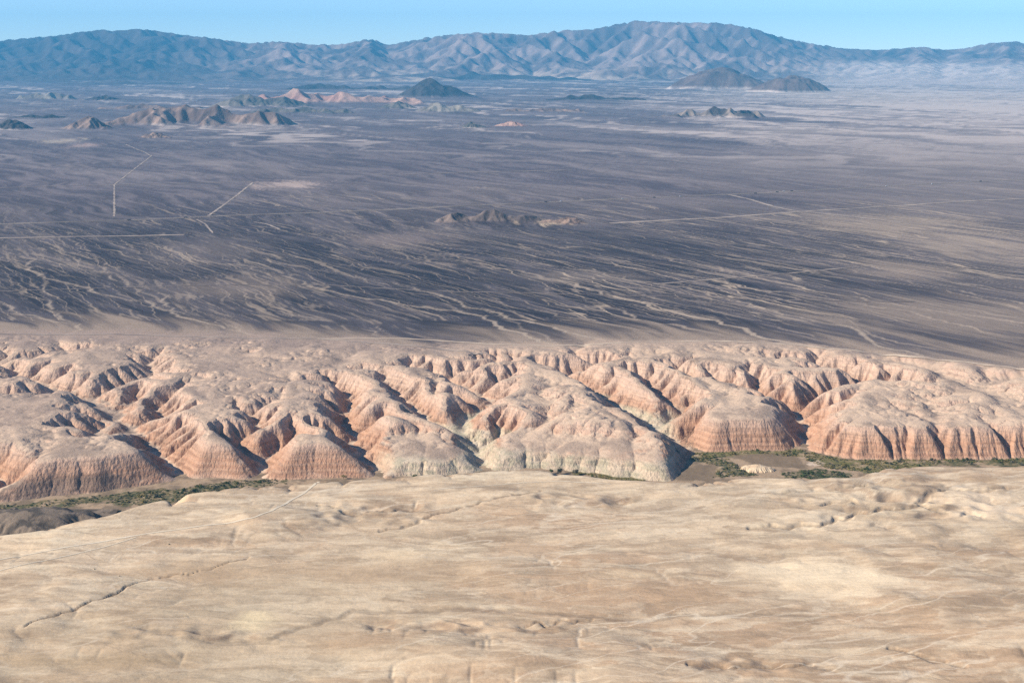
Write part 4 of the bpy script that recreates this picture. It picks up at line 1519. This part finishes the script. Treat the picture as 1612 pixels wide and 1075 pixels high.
def box_mesh(name, x0, x1, y0, y1, z0, z1, mat, bev=0.08, slope=0.0):
    bm = bmesh.new()
    bmesh.ops.create_cube(bm, size=1.0)
    for v in bm.verts:
        v.co = Vector((x0 if v.co.x < 0 else x1 - (slope if v.co.z > 0 else 0), y0 if v.co.y < 0 else y1, z0 if v.co.z < 0 else z1))
    bmesh.ops.bevel(bm, geom=list(bm.edges), offset=bev, segments=1, affect='EDGES')
    me = bpy.data.meshes.new(name)
    bm.to_mesh(me)
    bm.free()
    me.materials.append(mat)
    return me


def wheel_mesh():
    bm = bmesh.new()
    bmesh.ops.create_cone(bm, cap_ends=True, segments=14, radius1=0.52, radius2=0.52, depth=0.35)
    bmesh.ops.rotate(bm, verts=bm.verts, matrix=__import__('mathutils').Matrix.Rotation(math.pi / 2, 3, 'X'))
    me = bpy.data.meshes.new('wheel')
    bm.to_mesh(me)
    bm.free()
    me.materials.append(M_TYRE)
    return me


WHEEL = wheel_mesh()
SPEC = {
    'dark': dict(parts=[('cab', box_mesh('cab', 5.6, 8.4, -1.25, 1.25, 0.8, 3.6, M_DARKP, 0.15, 0.5)), ('windscreen', box_mesh('windscreen', 8.0, 8.22, -1.1, 1.1, 2.2, 3.2, M_GLASS, 0.02, 0.14)),
                        ('trailer', box_mesh('trailer', -8.4, 5.0, -1.3, 1.3, 1.1, 4.1, M_DARKP)), ('chassis', box_mesh('chassis', -8.2, 8.0, -0.5, 0.5, 0.6, 1.05, M_TYRE, 0.03))],
                 wheels=(-7.2, -5.9, -4.6, 4.6, 7.2)),
    'white': dict(parts=[('cab', box_mesh('cab', 3.2, 5.4, -1.25, 1.25, 0.7, 3.2, M_WHITE, 0.15, 0.4)), ('windscreen', box_mesh('windscreen', 5.1, 5.28, -1.1, 1.1, 2.0, 2.9, M_GLASS, 0.02, 0.12)),
                         ('cargo_box', box_mesh('cargo_box', -5.2, 3.0, -1.35, 1.35, 1.0, 4.2, M_WHITE)), ('chassis', box_mesh('chassis', -5.0, 5.0, -0.5, 0.5, 0.55, 0.95, M_TYRE, 0.03))],
                  wheels=(-3.6, 4.2)),
}
hp = np.array(HIGHWAY, float)
for (px_, kind, flip, lab) in [
        (203, 'dark', 1, 'dark truck on the highway at left, near the foot of the zigzag track'),
        (292, 'dark', 0, 'dark truck on the highway just left of the short diagonal track'),
        (859, 'dark', 0, 'dark truck on the highway above the small brown knoll'),
        (883, 'white', 0, 'white truck on the highway above the small brown knoll'),
        (980, 'white', 1, 'white truck on the highway midway between the brown hills and the three dark trucks'),
        (1030, 'dark', 1, 'dark truck on the highway following between two white trucks'),
        (1071, 'white', 0, 'white truck on the highway left of the fork with the curving track'),
        (1189, 'dark', 0, 'dark truck, leftmost of the three dark trucks close together at right'),
        (1223, 'dark', 0, 'dark truck, middle one of the three dark trucks close together at right'),
        (1234, 'white', 1, 'white truck passing between the dark trucks at right'),
        (1246, 'dark', 0, 'dark truck, rightmost of the three dark trucks close together at right'),
        (1395, 'white', 1, 'white truck on the highway right of the dark trucks'),
        (1467, 'white', 0, 'white truck, rightmost of the white ones on the highway'),
        (1544, 'dark', 1, 'dark truck on the highway near the right edge')]:
    py_ = float(np.interp(px_, hp[:, 0], hp[:, 1]))
    x, y = at(px_, py_, 1.0)
    x2, y2 = at(px_ + 6, float(np.interp(px_ + 6, hp[:, 0], hp[:, 1])), 1.0)
    ang = math.atan2(float(y2 - y), float(x2 - x))
    side = 2.2 if flip else -2.2
    root = bpy.data.objects.new('truck', None)
    scene.collection.objects.link(root)
    lx, ly = float(x) - math.sin(ang) * side, float(y) + math.cos(ang) * side
    root.location = (lx, ly, float(plain_z(np.array(lx), np.array(ly))) + 1.25)
    root.rotation_euler = (0, 0, ang + (math.pi if flip else 0))
    tag(root, lab, 'truck', 'trucks on the highway')
    for nm, me in SPEC[kind]['parts']:
        o = bpy.data.objects.new(nm, me)
        scene.collection.objects.link(o)
        o.parent = root
    for wx_ in SPEC[kind]['wheels']:
        for wy_ in (-1.1, 1.1):
            o = bpy.data.objects.new('wheel', WHEEL)
            scene.collection.objects.link(o)
            o.parent = root
            o.location = (wx_, wy_, 0.52)
print('trucks', time.time() - T0)


# ------------------------------------------------------------------ the air
def build_haze():
    bm = bmesh.new()
    x, y0, y1, z0, z1 = 30000, -6000, 52000, FLOOR_Z - 14, 2100
    vs_ = [bm.verts.new(p) for p in ((-x, y0, z0), (x, y0, z0), (x, y1, z0), (-x, y1, z0), (-x, y0, z1), (x, y0, z1), (x, y1, z1), (-x, y1, z1))]
    for f in ((3, 2, 1, 0), (4, 5, 6, 7), (0, 1, 5, 4), (1, 2, 6, 5), (2, 3, 7, 6), (3, 0, 4, 7)):
        bm.faces.new([vs_[i] for i in f])
    me = bpy.data.meshes.new('haze')
    bm.to_mesh(me)
    o = bpy.data.objects.new('haze', me)
    scene.collection.objects.link(o)
    m = bpy.data.materials.new('haze_air')
    m.use_nodes = True
    nt = m.node_tree
    nt.nodes.remove(nt.nodes['Principled BSDF'])
    v = nt.nodes.new('ShaderNodeVolumePrincipled')
    v.inputs['Color'].default_value = (*HAZE_COLOR, 1)
    v.inputs['Density'].default_value = HAZE_DENSITY
    v.inputs['Anisotropy'].default_value = 0.0
    nt.links.new(v.outputs[0], nt.nodes['Material Output'].inputs['Volume'])
    me.materials.append(m)
    o['kind'] = 'stuff'
    o['label'] = 'thin blue haze in the air over the desert'
    o['category'] = 'haze'
    return o


build_haze()
print('done', time.time() - T0)
